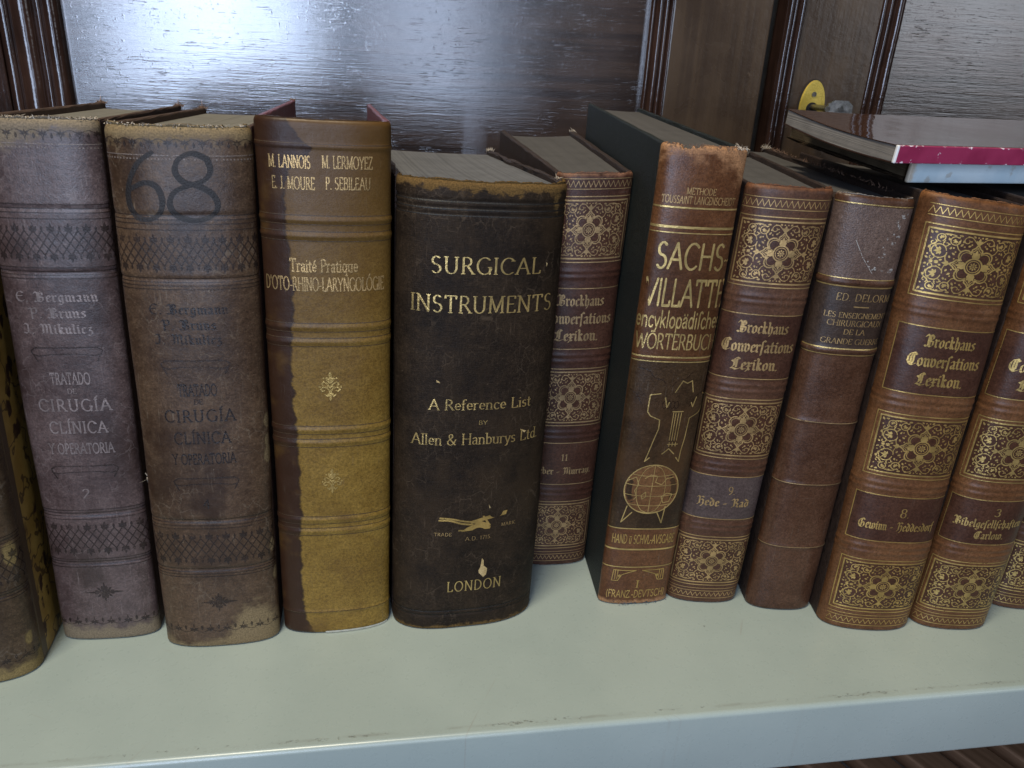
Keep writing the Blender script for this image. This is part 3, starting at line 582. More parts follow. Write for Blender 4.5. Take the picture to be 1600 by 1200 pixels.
def shelf_paint():
    m, nt, P, O = new_mat('grey green shelf paint'); v = coords(nt, 'Object'); x, y, z = sep(nt, v)
    n = noise(nt, v, 9, detail=4); n2 = noise(nt, v, 260, detail=3)
    b = mix(nt, ramp(nt, n, .35, .65), (0.30, 0.352, 0.330), (0.335, 0.388, 0.362))
    b = mix(nt, math_(nt, 'MULTIPLY', ramp(nt, n2, .45, .7), .04), b, (0.40, 0.42, 0.38))
    # chips along the rolled edge, stray dark specks, hairline scratches
    near = ramp(nt, math_(nt, 'ABSOLUTE', math_(nt, 'ADD', y, 0.1462)), 0.0, 0.0034, 1, 0)
    dirt = noise(nt, v, 1, (330, 600, 600), 4, .75); grp = noise(nt, v, 11, detail=2, off=(3.1, 0, 0))
    c = math_(nt, 'MULTIPLY', ramp(nt, math_(nt, 'ADD', math_(nt, 'ADD', dirt, math_(nt, 'MULTIPLY', near, .16)), math_(nt, 'MULTIPLY', math_(nt, 'SUBTRACT', grp, .5), .8)), .74, .86), near)
    b = mix(nt, math_(nt, 'MULTIPLY', c, .6), b, (0.05, 0.045, 0.035))
    smudge = math_(nt, 'MULTIPLY', ramp(nt, math_(nt, 'ABSOLUTE', math_(nt, 'ADD', y, 0.1464)), 0.0, 0.0016, 1, 0), ramp(nt, noise(nt, v, 1, (45, 200, 1), 4, .7, (2, 0, 0)), .42, .66))
    b = mix(nt, math_(nt, 'MULTIPLY', smudge, .38), b, (0.17, 0.165, 0.14))
    speck = math_(nt, 'MULTIPLY', ramp(nt, voro(nt, v, 24), 0.010, 0.018, 1, 0), ramp(nt, noise(nt, v, 17, off=(1, 7, 0)), .56, .6))
    b = mix(nt, math_(nt, 'MULTIPLY', speck, .75), b, (0.06, 0.05, 0.04))
    s1 = nt.nodes.new('ShaderNodeMapping'); nt.links.new(v, s1.inputs[0]); s1.inputs['Rotation'].default_value = (0, 0, .5)
    s2 = nt.nodes.new('ShaderNodeMapping'); nt.links.new(v, s2.inputs[0]); s2.inputs['Rotation'].default_value = (0, 0, -1.1)
    a1 = ramp(nt, noise(nt, s1.outputs[0], 1, (420, 14, 1), 2, .5), .69, .73); a2 = ramp(nt, noise(nt, s2.outputs[0], 1, (380, 18, 1), 2, .5, (4, 2, 0)), .70, .74)
    scr = math_(nt, 'MULTIPLY', math_(nt, 'ADD', a1, a2, clamp=True), ramp(nt, noise(nt, v, 8, off=(0, 4, 0)), .45, .62))
    b = mix(nt, math_(nt, 'MULTIPLY', scr, .45), b, (0.27, 0.27, 0.24))
    setin(nt, P.inputs['Base Color'], b)
    setin(nt, P.inputs['Roughness'], math_(nt, 'ADD', .22, math_(nt, 'MULTIPLY', n2, .14)))
    setin(nt, P.inputs['Normal'], bump(nt, math_(nt, 'ADD', noise(nt, v, 350, detail=2), math_(nt, 'MULTIPLY', c, -5)), 0.000025))
    return m
def extrude_x(name, prof, x0, x1, mat, parent=None, smooth=True, n=2):
    vs = [(x0 + (x1 - x0) * k / (n - 1), y, z) for k in range(n) for y, z in prof]; m = len(prof)
    fs = [(k * m + i, (k + 1) * m + i, (k + 1) * m + (i + 1) % m, k * m + (i + 1) % m) for k in range(n - 1) for i in range(m)]
    fs += [tuple(range(m))[::-1], tuple((n - 1) * m + i for i in range(m))]
    o = mesh_obj(name, vs, fs, mat, parent)
    if smooth:
        bm = bmesh.new(); bm.from_mesh(o.data); bmesh.ops.recalc_face_normals(bm, faces=bm.faces)
        for f in bm.faces: f.smooth = len(f.verts) == 4
        bm.to_mesh(o.data); bm.free(); o.data.set_sharp_from_angle(angle=math.radians(40))
    return o
wall = bm_obj('wall', box_bm(-1.2, 1.6, .245, .30, -.60, 1.2), plain('shadowed wall plaster', (.05, .045, .04), (.08, .07, .06))); tag(wall, kind='structure')

PAINT = shelf_paint()
yf, r_ = -.1515, .0026
prof = [(.186, -.0003)] + [(yf + r_ - r_ * math.sin(a), -.0003 - r_ + r_ * math.cos(a)) for a in [math.pi / 2 * i / 8 for i in range(9)]] \
     + [(yf, -.0405)] + [(yf + .0025 - .0025 * math.cos(a), -.0405 - .0025 * math.sin(a)) for a in [math.pi / 2 * i / 5 for i in range(1, 6)]] + [(yf + .016, -.043), (yf + .016, -.0415), (yf + .0016, -.0415), (yf + .0016, -.006), (.186, -.006)]
sh = extrude_x('metal_shelf', prof, -.75, .95, PAINT); tag(sh, 'grey green painted metal shelf carrying the row of old books', 'shelf')

LACQ = lacquer(); FRAME_L = lacquer_plain('reddish brown lacquer', (.016, .0085, .0065), (.040, .020, .014), .08); STILE = lacquer_plain('olive brown lacquer', (.040, .024, .014), (.066, .041, .023), .22)
def moulding(parent, x0, x1, beads, depth, z0=-.05, z1=.9):
    """upright moulding built from round beads side by side; beads = list of (share of the width, how far it stands out)"""
    tot = sum(b[0] for b in beads); x = x0; pts = [(x0, depth + .012)]
    for wd, out in beads:
        w = (x1 - x0) * wd / tot
        for i in range(9): a = math.pi * i / 8; pts.append((x + w / 2 - w / 2 * math.cos(a) * .98, depth - .0012 - out * math.sin(a)))
        x += w
    pts.append((x1, depth + .012)); m = len(pts)
    K = 46; vs = []
    for k in range(K):
        z = z0 + (z1 - z0) * k / (K - 1); j = .0003 * math.sin(z * 61 + x0 * 90) + .0002 * math.sin(z * 170)
        vs += [(a, b + (j if 0 < i < m - 1 else 0), z) for i, (a, b) in enumerate(pts)]
    fs = [(k * m + i, k * m + i + 1, (k + 1) * m + i + 1, (k + 1) * m + i) for k in range(K - 1) for i in range(m - 1)]
    return mesh_obj('moulding', vs, fs, FRAME_L, parent, True)
DY = .2
left_door = empty('cabinet_door', (0, .2, -.05), 'dark lacquered cabinet door mirroring the window, behind the left and middle books', 'cabinet door')
right_door = empty('cabinet_door', (.4, .2, -.05), 'dark lacquered cabinet door with the brass keyhole plate, behind the right books', 'cabinet door')
def inv(o, p):                                   # keep world coordinates while parenting to an empty placed at the door's foot
    o.parent = p; o.matrix_parent_inverse = Matrix.Translation(p.location).inverted(); return o
inv(bm_obj('panel', box_bm(-.2140, .2005, .2035, .2200, -.05, .9), LACQ), left_door)
inv(bm_obj('stile', box_bm(-.75, -.2530, .1965, .2240, -.05, .9, .001), FRAME_L), left_door)
inv(bm_obj('stile', box_bm(.2170, .2960, .1965, .2240, -.05, .9, .0012), STILE), left_door)
inv(moulding(None, -.2525, -.2135, [(1.0, .0035), (2.0, .0065), (.5, .002), (1.4, .005)], .1995), left_door)
inv(moulding(None, .1996, .2172, [(.7, .0028), (1.3, .0055), (.9, .003), (.6, .0045)], .1995), left_door)
inv(bm_obj('panel', box_bm(.4030, .95, .2035, .2200, -.05, .9), LACQ), right_door)
inv(bm_obj('stile', box_bm(.3200, .3860, .1965, .2240, -.05, .9, .0008), STILE), right_door)
inv(moulding(None, .3045, .3203, [(.8, .006), (.5, .003), (.8, .0055)], .1960), right_door)
inv(moulding(None, .3850, .4040, [(.6, .0026), (.6, .004), (1.2, .0065)], .1990), right_door)
# brass escutcheon with its screw, and the key standing in the lock
BRASS = plain('yellow brass', (.55, .40, .07), (.72, .54, .12), 90, .32, .5, metal=.55); STEEL = plain('dull steel', (.11, .10, .085), (.24, .22, .19), 240, .34, .5, metal=.9); BLACK = plain('black keyhole', (.004, .003, .003), (.008, .006, .005))
def plate(cx, cz, rx, rz, y0, y1, n=40, hole=None):
    bm = bmesh.new(); vs = [bm.verts.new((cx + rx * math.cos(2 * math.pi * i / n), y1, cz + rz * math.sin(2 * math.pi * i / n))) for i in range(n)]
    f = bm.faces.new(vs); r = bmesh.ops.extrude_face_region(bm, geom=[f])
    for v in [g for g in r['geom'] if isinstance(g, bmesh.types.BMVert)]: v.co.y = y0
    bmesh.ops.recalc_face_normals(bm, faces=bm.faces)
    bmesh.ops.bevel(bm, geom=[e for e in bm.edges if all(abs(v.co.y - y0) < 1e-6 for v in e.verts)], offset=.0006, segments=2, affect='EDGES')
    return bm
KX, KZ = .3410, .2705
esc = inv(bm_obj('keyhole_plate', plate(KX, KZ, .0108, .0205, .1938, .1966), BRASS), right_door)
rim = bm_obj('plate_rim', plate(KX, KZ, .0117, .0216, .1950, .1968), plain('dark plate rim', (.02, .014, .01), (.03, .02, .015))); inv(rim, right_door)
def cyl_y(x, z, r, y0, y1, n=16):
    bm = bmesh.new(); bmesh.ops.create_cone(bm, segments=n, radius1=r, radius2=r, depth=abs(y1 - y0), cap_ends=True)
    bmesh.ops.rotate(bm, verts=bm.verts, cent=(0, 0, 0), matrix=Matrix.Rotation(math.pi / 2, 3, 'X')); bmesh.ops.translate(bm, verts=bm.verts, vec=(x, (y0 + y1) / 2, z)); return bm
inv(bm_obj('screw', cyl_y(KX - .0002, KZ + .0100, .0019, .1930, .1945), STEEL), right_door)
inv(bm_obj('keyhole', cyl_y(KX, KZ - .001, .0050, .19365, .1950, 20), BLACK), right_door)
key = empty('key', (KX, .192, KZ + .0005), 'small dull steel key standing in the brass keyhole plate', 'key')
bm = cyl_y(0, 0, .0022, -.022, .004); k1 = bm_obj('key_shaft', bm, STEEL, key, True); k1.data.set_sharp_from_angle(angle=.7)
bm = bmesh.new()
out = [(-.0035, -.020), (-.006, -.024), (-.006, -.034), (-.003, -.038), (.003, -.038), (.006, -.034), (.006, -.024), (.0035, -.020)]
hole = arc(0, -.0295, .0022, .0028, 202.5, 202.5 - 360, 8)[:-1]
V0 = [[bm.verts.new((-b - .0185, -.0215 + s * .0012 + (b + .03) * .25, a * 1.15 - .0004)) for a, b in out] for s in (-1, 1)]; H0 = [[bm.verts.new((-b - .0185, -.0215 + s * .0012 + (b + .03) * .25, a * 1.15 - .0004)) for a, b in hole] for s in (-1, 1)]
hs = sorted(range(8), key=lambda i: i)
for k in range(2):
    for i in range(8):
        j = (i + 1) % 8
        # bridge outline to hole by nearest angular order
        bm.faces.new([V0[k][i], V0[k][j], H0[k][(9 - j) % 8 if False else j % 8], H0[k][i]])
for i in range(8): j = (i + 1) % 8; bm.faces.new([V0[0][i], V0[0][j], V0[1][j], V0[1][i]]); bm.faces.new([H0[0][i], H0[0][j], H0[1][j], H0[1][i]])
bmesh.ops.recalc_face_normals(bm, faces=bm.faces); bm_obj('key_bow', bm, STEEL, key)

# brown boards with dark gaps, seen under the shelf's right end
SLAT = plain('worn brown boards', (.16, .085, .045), (.27, .155, .09), 30, .5, .4, (1, .08, 1))
sl = empty('slatted_bench', (.28, -.15, -.16), 'brown slatted wooden boards half hidden under the right end of the shelf', 'bench')
for k in range(12):
    o = bm_obj('slat', box_bm(-.20 + k * .036, -.176 + k * .036, -.42, .30, -.012, .0, .0015), SLAT, sl); o.rotation_euler = (0, 0, .42)
fl = bm_obj('floor', box_bm(-3, 3, -2.6, .24, -.62, -.60), plain('dark floor boards', (.05, .03, .02), (.08, .05, .035))); tag(fl, kind='structure')

# ------------------------------------------------------------------ book materials
AG = 'Standing brown leather volumes of one surgery set'
GOLD = gilding('worn gold leaf', (.58, .38, .12), .34, .7, .38, 1.0)
GOLD_BRIGHT = gilding('bright gold leaf', (.66, .46, .17), .20, .7, .36, 2.0)
GOLD_PALE = gilding('pale gold leaf', (.50, .32, .13), .33, .6, .42, 3.0)
GOLD_RUB = gilding('rubbed gold leaf', (.40, .26, .12), .37, .55, .45, 4.0)
GOLD_TWO = gilding('uneven gold leaf', (.62, .43, .15), .39, .7, .42, 15.0)
TOOL = gilding('blind tooled leather', (.030, .018, .014), .40, 0.0, .42, 5.0, keep=.6)
TOOL_PALE = gilding('pale sheen tooling', (.25, .19, .155), .43, 0.05, .36, 6.0, keep=.8)  # pale colour stands in for the sheen on stamped leather
TOOL_DARK = gilding('dark stamped lettering', (.016, .0085, .006), .38, 0.0, .40, 5.7, keep=.85)
TOOL_SOFT = gilding('faint tooled leather', (.024, .012, .009), .46, 0.0, .40, 5.5, keep=.6)
NAME_PALE = gilding('silvery sheen lettering', (.30, .235, .215), .38, .2, .36, 6.5, keep=.8)  # silvery sheen of the stamped letters, painted as a pale colour
INK = gilding('faded black ink', (.016, .012, .010), .36, 0.0, .55, 7.0, keep=.75)
PAGES_GREY = paper('dusty page tops', (.072, .067, .065), (.083, .077, .075), 900, .00004, gaps=.10); PAGES_LIGHT = paper('pale page tops', (.10, .10, .108), (.14, .14, .15), 2200, .0001, gaps=.35); PAGES_CREAM = paper('cream page tops', (.14, .13, .11), (.19, .175, .15), 2200, .0001, gaps=.25)
CLOTH_DARK = plain('dark brown cover cloth', (.020, .012, .010), (.040, .024, .019), 300, .6, .3, bmp=.0004)
CLOTH_BROWN = plain('frayed brown cover', (.050, .028, .020), (.085, .050, .035), 260, .7, .3, bmp=.0005)
CLOTH_GREEN = plain('dark green cover cloth', (.005, .008, .008), (.010, .015, .014), 500, .6, .35, bmp=.0003)
CLOTH_MAROON = plain('maroon cover leather', (.09, .016, .022), (.15, .03, .035), 200, .45, .5)

# ------------------------------------------------------------------ the four surgery set volumes on the left
def lattice_band(b, v0, v1, mat, u0=None, u1=None):
    u0 = u0 if u0 is not None else -b.half; u1 = u1 if u1 is not None else b.half; P = []; hgt = v1 - v0; pit = hgt * .40; w = .0006
    u = u0
    while u < u1:
        P += rule([(u, v0 + hgt * .2), (u + pit, v1 - hgt * .2)], w) + rule([(u + pit, v0 + hgt * .2), (u, v1 - hgt * .2)], w)
        P += rule([(u + pit * .5, v0 + hgt * .2), (u + pit * 1.5, v1 - hgt * .2)], w) + rule([(u + pit * 1.5, v0 + hgt * .2), (u + pit * .5, v1 - hgt * .2)], w)
        for vv, s in ((v1 - hgt * .2, 1), (v0 + hgt * .2, -1)):
            for a, L in ((90, .2), (50, .15), (130, .15), (15, .1), (165, .1)): P += leafp(u, vv, hgt * L, hgt * .036, math.radians(a * s))
            P += leafp(u + pit * .5, vv, hgt * .12, hgt * .03, math.pi / 2 * s)
        u += pit
    return b.ink('blind_tooling', P, mat)
def line_group(vs, b, w=.0005):
    P = []
    for v in vs: P += hline(-b.half, b.half, v, w)
    return P
def fan_row(b, v0, v1, up=True):
    P = []; h = v1 - v0; u = -b.half
    while u < b.half:
        P += rule(arc(u, v0 if up else v1, h * .75, h * .9, 0, 180 if up else -180, 10), .00035, .0008)
        for a in (45, 90, 135, 0, 180): P += leafp(u + h * .75, (v0 + v1) / 2, h * .42, h * .09, math.radians(a * (1 if up else -1)))
        P += leafp(u, v0 + h * .1 if up else v1 - h * .1, h * .6, h * .12, math.pi / 2 * (1 if up else -1)); u += h * 1.5
    return P
def cartouche(u0, u1, v, h):
    P = rule([(u0 + .002, v + h * .5), (u1 - .002, v + h * .5)], .0006) + rule([(u0 + .003, v - h * .3), (u0 + (u1 - u0) * .3, v - h * .12), (u0 + (u1 - u0) * .7, v - h * .12), (u1 - .003, v - h * .3)], .0005)
    for s, x in ((1, u0), (-1, u1)): P += rule([(x + s * .002, v + h * .5), (x, v + h * .2), (x + s * .0005, v - h * .15), (x + s * .003, v - h * .3)], .0007) + rule([(x + s * .0008, v - h * .2), (x + s * .0022, v - h * .8)], .0007)
    return P
def sprig(u, v, r):
    P = []
    for a in range(0, 360, 30): P += leafp(u, v, r * (.95 if a % 90 == 0 else .55), r * .11, math.radians(a))
    for a in range(15, 360, 30): P += leafp(u + r * .42 * math.cos(math.radians(a)), v + r * .3 * math.sin(math.radians(a)), r * .36, r * .09, math.radians(a))
    for a in (0, 180): P += leafp(u, v, r * 1.5, r * .1, math.radians(a))
    return P
def surgery_volume(key, label, mat, tool, number, texts=True, spots=(), c=(CLOTH_BROWN, CLOTH_BROWN), name_mat=None, head=(.009, .007, .003), gain=(1.0, 1.0, .6)):
    b = Book(key, 'leather_book', label, group='brown leather surgery volumes at the left end'); h = b.p['h']; b.roll = .004; b.jag = (.0011, .0007)
    b.ridges = [(v_, -.00035, .0011) for v_ in (.2268, .1991, .0774, .0488)]
    b.spine(mat, wear=head, spots=spots, gain=gain); b.covers(*c, t=.0032); b.pages(PAGES_CREAM, .004)
    d = -.0018 if key == 'b2' else 0
    nm = name_mat or tool
    b.ink('blind_tooling', fan_row(b, .2545 + d * .5, .2590 + d * .5), TOOL)
    dots = hline(-b.half, b.half, .2530 + d, .0004)
    for i in range(int(b.half * 2 / .0014)): dots += disc(-b.half + i * .0014, .2515 + d, .00042, 6)
    b.ink('blind_tooling', dots, TOOL_PALE)
    b.ink('blind_tooling', line_group([.2285 + d, .2268 + d, .2250 + d, .2225 + d], b) + line_group([.2015 + d, .1998 + d, .1982 + d, .1966 + d], b) + line_group([.0800 + d, .0783 + d, .0766 + d, .0748 + d], b) + line_group([.0512 + d, .0496 + d, .0480 + d, .0464 + d], b), TOOL, gap=(.004, .05))
    lattice_band(b, .2035 + d, .2210 + d, TOOL); lattice_band(b, .0530 + d, .0732 + d, TOOL)
    b.ink('blind_tooling', fan_row(b, .0095, .0150, False), TOOL)
    b.ink('blind_ornament', sprig(0.001, .0305 + d, .0065), TOOL)
    if texts:
        e = 1 if key == 'b2' else 0; x = .0005
        P = letters('E. Bergmann', 'black', -.0175, .0160, .1862 - .0026 * e, .0046) + letters('P. Bruns', 'black', -.0130, .0105, .1788 - .0024 * e, .0046) + letters('J. Mikulicz', 'black', -.0165, .0125, .1714 - .0018 * e, .0046)
        b.ink('lettering', P, nm)
        P = letters('TRATADO', 'slab', -.0085, .0085, .1470 - .0024 * e, .0054) + letters('DE', 'slab', -.002, .002, .1422 - .002 * e, .0024) + letters('CIRUG\u00cdA', 'slab', -.0155, .0157, .1334 - .002 * e, .0058, .2) \
          + letters('CL\u00cdNICA', 'slab', -.0123, .0128, .1220 - .002 * e, .0058, .15) + letters('Y OPERATORIA', 'slab', -.0140, .0146, .1112 - .002 * e, .0052) + letters(number, 'serif', -.0022, .0012, .0868 - .0022 * e, .0050)
        b.ink('lettering', P, nm)
        b.ink('blind_ornament', cartouche(-.0147, .0150, .1622 - .003 * e, .005) + cartouche(-.0147, .0153, .1018 - .003 * e, .005), TOOL)
    return b
L_PURPLE = leather('purplish brown leather', (.050, .030, .0265), (.094, .061, .054), (.20, .145, .085), .38, .8, 1.3, .6, dust=(.20, .155, .14), patch=((.026, .013, .010), .8), crack=.32)
L_BROWN = leather('worn brown leather', (.043, .023, .0125), (.086, .049, .026), (.22, .15, .07), .40, .6, 4.1, .65, dust=(.20, .15, .10), patch=((.024, .0105, .005), .8), crack=.32)
L_OLD = leather('dark worn leather', (.042, .025, .013), (.078, .048, .026), (.24, .165, .06), .44, .45, 7.7, .5, patch=((.026, .014, .008), .6), crack=.32)
def leaf_paper():
    m, nt, P, O = new_mat('ochre leaf pattern paper'); v = coords(nt, 'Object'); x, y, z = sep(nt, v)
    n = noise(nt, v, 60, detail=3); b = mix(nt, ramp(nt, n, .35, .65), (.27, .16, .035), (.36, .23, .06))
    lf = ramp(nt, math_(nt, 'ADD', voro(nt, v, 62, (1, 2.2, 1)), math_(nt, 'MULTIPLY', noise(nt, v, 300, detail=4), .6)), .58, .66, 1, 0); st = ramp(nt, math_(nt, 'ABSOLUTE', math_(nt, 'SUBTRACT', noise(nt, v, 45, off=(3, 0, 1)), .5)), .010, .018, 1, 0)
    b = mix(nt, math_(nt, 'MAXIMUM', math_(nt, 'MULTIPLY', lf, ramp(nt, noise(nt, v, 32, off=(0, 2, 2)), .45, .55)), math_(nt, 'MULTIPLY', st, .8)), b, (.045, .02, .012))
    setin(nt, P.inputs['Base Color'], mix(nt, ramp(nt, y, .0060, .0063), (.075, .045, .022), b)); P.inputs['Roughness'].default_value = .5
    setin(nt, P.inputs['Normal'], bump(nt, n, .0003)); return m
surgery_volume('b0', 'brown leather book cut off by the left edge, with ochre leaf patterned cover', L_OLD, TOOL_PALE, '1', True, [(.028, .070, .003, 1.8), (.029, .02, .002, 1.2)], (CLOTH_BROWN, leaf_paper()), gain=(1.2, 1.9, .5))
surgery_volume('b1', 'purplish brown leather book with pale stamped lettering and a small 2 low on its spine', L_PURPLE, TOOL_PALE, '2', spots=[(-.01, .262, .01, .5)], name_mat=NAME_PALE, gain=(1.45, 1.9, .35), head=(.007, .008, .003))
b2 = surgery_volume('b2', 'brown leather book with a large 68 inked in black near the top of its spine', L_BROWN, TOOL_SOFT, '4', spots=[(.018, .005, .011, 1.6), (.030, .11, .0020, 1.9), (.0305, .128, .0017, 2.0), (.030, .118, .0012, 1.8), (.030, .058, .0018, 1.9), (.031, .04, .0018, 1.5)], name_mat=TOOL_DARK, gain=(1.45, 1.1, .45), head=(.0075, .006, .003))
six = [[(-.0095, .2520), (-.0150, .2480), (-.0195, .2400), (-.0205, .2320), (-.0180, .2262), (-.0130, .2250), (-.0085, .2275), (-.0068, .2330), (-.0085, .2385), (-.0130, .2402), (-.0185, .2378)]]
eight = [[(.0120, .2500), (.0065, .2522), (.0010, .2498), (-.0008, .2450), (.0020, .2408), (.0075, .2392), (.0130, .2360), (.0150, .2310), (.0120, .2265), (.0050, .2248), (-.0015, .2268), (-.0040, .2315), (-.0018, .2365), (.0040, .2392), (.0100, .2412), (.0130, .2452), (.0120, .2500)]]
b2.ink('ink_number', sweep([smooth_path(six[0]), smooth_path(eight[0])], nib(.0027, .0019, .6), .001), INK, .00018)

# ------------------------------------------------------------------ tan half-leather volume with the damp stain
L_TAN = leather('stained tan leather', (.140, .077, .013), (.205, .120, .022), (.070, .030, .010), .42, .45, 2.6, .15, tide=((.026, .0105, .005), (.038, .016, .007), (.011, .005, .003), (.10, .050, .012)), wear_thr=.62, grain=.00004, age=((.078, .037, .010), (.11, .315)))
b = Book('b3', 'leather_book', 'tan leather book with a dark damp stain down its left and two gilt sprigs', group=None); b.roll = .0026; b.jag = (.0003, .0001)
b.ridges = [(.2255, .0005, .0012), (.2185, .0005, .0012), (.1762, .0004, .0013), (.1690, .0004, .0013), (.1236, .0004, .0013), (.1166, .0004, .0013), (.0724, .0004, .0013), (.0655, .0004, .0013), (.2565, .0004, .0008), (.0143, .0003, .0008)]
b.spine(L_TAN, wear=(.004, .003, .004), gain=(.5, .5, .55), tide=[(0, -.011), (.010, -.0155), (.021, -.017), (.054, -.0172), (.0886, -.0155), (.121, -.0162), (.161, -.0175), (.195, -.0145), (.221, -.0170), (.236, -.0168), (.246, -.0150), (.252, -.0070), (.2560, -.0050), (.259, -.0100), (.2675, -.0140)])
b.covers(CLOTH_MAROON, CLOTH_MAROON, t=.0030); b.pages(PAGES_LIGHT, .014)
TL = gilding('brown tooled line', (.075, .040, .016), .30, 0, .5, 8, keep=.8)
P = []
for v in (.2276, .2236, .2206, .2164, .1783, .1741, .1711, .1669, .1258, .1214, .1188, .1144, .0746, .0702, .0677, .0633, .2575, .0143): P += hline(-b.half, b.half, v, .00038)
b.ink('tooled_line', P, TL)
b.ink('lettering', letters('M. LANNOIS', 'nouveau', -.0232, -.0057, .2474, .0050) + letters('M. LERMOYEZ', 'nouveau', -.0009, .0204, .2478, .0050) + letters('E. J. MOURE', 'nouveau', -.0222, -.0041, .2386, .0050) + letters('P. SEBILEAU', 'nouveau', .0004, .0195, .2390, .0050), GOLD_PALE)
b.ink('lettering', letters('Trait\u00e9 Pratique', 'slab', -.0162, .0135, .2026, .0056) + letters("D'OTO-RHINO-LARYNGOL\u00d3GIE", 'nouveau', -.0282, .0258, .1938, .0060), GOLD_PALE)
def fleuron(u, v, r):
    P = leafp(u, v + r * .2, r * .85, r * .16, math.pi / 2) + leafp(u, v - r * .2, r * .7, r * .12, -math.pi / 2)
    for s in (1, -1):
        P += [[(u + s * a, v + c_) for a, c_ in q] for q in rule([(0, -r * .5), (r * .2, -r * .1), (r * .55, 0), (r * .75, -r * .2), (r * .6, -r * .38), (r * .45, -r * .28)], r * .11) + rule([(0, -r * .1), (r * .2, r * .25), (r * .5, r * .45), (r * .68, r * .28), (r * .55, r * .14)], r * .11) + rule([(0, -r * .6), (r * .25, -r * .8), (r * .42, -r * .62)], r * .1) + disc(r * .82, r * .02, r * .09, 7) + leafp(0, r * .3, r * .6, r * .1, .9) + rule([(0, r * .1), (r * .3, r * .02)], r * .1)]
    P += leafp(u, v + r * .75, r * .6, r * .13, math.pi / 2) + disc(u, v - r * .75, r * .12, 8) + leafp(u, v - r * .8, r * .4, r * .1, -math.pi / 2)
    for s in (1, -1): P += leafp(u, v + r * .5, r * .55, r * .1, math.pi / 2 - s * .7) + leafp(u, v - r * .5, r * .4, r * .1, -math.pi / 2 + s * .9) + disc(u + s * r * .5, v + r * .75, r * .08, 7)
    return P
b.ink('gilt_ornament', fleuron(0, .1464, .0060), GOLD); b.ink('gilt_ornament', fleuron(-.0004, .0950, .0056), GOLD)
bl = plain('white page foot', (.38, .36, .29), (.50, .47, .38), 300, .7)
us = np.linspace(-.006, .0285, 40); vs = np.concatenate([b.surf(us, np.full(40, .0014), .0002) , b.surf(us, np.full(40, .0003), .0006)])
mesh_obj('page_edge', vs, [(i, i + 1, 41 + i, 40 + i)[::-1] for i in range(39)], bl, b.sp)

# ------------------------------------------------------------------ thick black cloth reference list
L_BLACK = leather('worn black brown cloth', (.0115, .0072, .0045), (.027, .0165, .0090), (.145, .082, .026), .56, .22, 3.3, .42, .00012, True, patch=((.034, .020, .010), .6), crack=.35, soft=.2, dust=(.10, .068, .042), wear_thr=.8)
b = Book('b4', 'cloth_book', 'thickest book, black brown cloth with gold lettering and a gold plough, beside the tan one', group=None); b.roll = .0034; b.jag = (.0005, .0003)
b.ridges = [(.2325, -.0005, .0007), (.2355, -.0005, .0007), (.2295, -.0004, .0007), (.0095, -.0004, .0007), (.0120, -.0004, .0007)]
b.spine(L_BLACK, nu=120, wear=(.0075, .0045, .0016), gain=(1.5, 1.4, .5), spots=[(.034, .233, .003, .7), (.036, .2, .002, .55), (-.035, .20, .003, .3)])
b.covers(CLOTH_DARK, CLOTH_DARK, t=.0030, fray=.0005); b.pages(PAGES_LIGHT, .0035, sag=.002)
TB = gilding('pressed cloth line', (.009, .007, .006), .32, 0, .5, 9, keep=.85)
b.ink('tooled_line', hline(-b.half, b.half, .2318, .0006) + hline(-b.half, b.half, .2350, .0006) + hline(-b.half, b.half, .2290, .0005) + hline(-b.half, b.half, .0098, .0005) + hline(-b.half, b.half, .0120, .0005), TB)
b.ink('lettering', letters('SURGICAL', 'serif', -.0255, .0270, .2028, .0076, .13) + letters('INSTRUMENTS', 'serif', -.0348, .0352, .1842, .0080, .10), GOLD_BRIGHT)
b.ink('lettering', letters('A Reference List', 'serif', -.0247, .0274, .1342, .0056) + letters('BY', 'sans', .0003, .0048, .1258, .0023) + letters('Allen & Hanburys Ltd.', 'serif', -.0330, .0338, .1150, .0060) + letters('LONDON', 'serif', -.0122, .0178, .0252, .0064, .16), GOLD_BRIGHT)
b.ink('lettering', letters('TRADE', 'sans', -.0202, -.0110, .0612, .0020, .15) + letters('MARK.', 'sans', .0160, .0244, .0645, .0020, .15) + letters('A.D. 1715.', 'sans', -.0036, .0108, .0578, .0023, .12), GOLD_PALE)
pl = [[(-.0175, .0704), (-.0120, .0702), (-.0060, .0678), (-.0010, .0668), (.0020, .0676), (.0020, .0688), (-.0020, .0690), (-.0070, .0700), (-.0130, .0718), (-.0172, .0716)][::-1],
      [(-.0010, .0682), (.0182, .0716), (.0188, .0742), (.0170, .0738), (.0060, .0716), (-.0010, .0698)], [(-.0025, .0694), (.0090, .0650), (.0098, .0668), (.0060, .0680), (.0030, .0700)],
      [(-.0060, .0636), (.0095, .0640), (.0100, .0652), (.0020, .0680), (-.0030, .0660)], [(.0050, .0724), (.0062, .0724), (.0100, .0660), (.0088, .0656)], [(-.0075, .0640), (-.0030, .0640), (-.0030, .0647), (-.0074, .0649)]]
b.ink('gilt_plough', [q for p in pl for q in union_tri(p)] if False else [hull(p) if i != 0 else p for i, p in enumerate(pl)][1:] + rule(smooth_path([(-.0176, .0708), (-.0120, .0706), (-.0060, .0686), (.0, .0676)]), .0011) + rule(smooth_path([(-.0172, .0722), (-.0110, .0716), (-.0050, .0700), (.0, .0692)]), .0010), GOLD)
TORN = plain('bare board under torn cloth', (.42, .29, .12), (.58, .42, .20), 400, .8, .2, bmp=.0005, kind='UV')
tp = [(.0062, .0455), (.0072, .0440), (.0074, .0405), (.0094, .0385), (.0090, .0345), (.0074, .0330), (.0062, .0345), (.0048, .0362), (.0046, .0378), (.0056, .0400)]
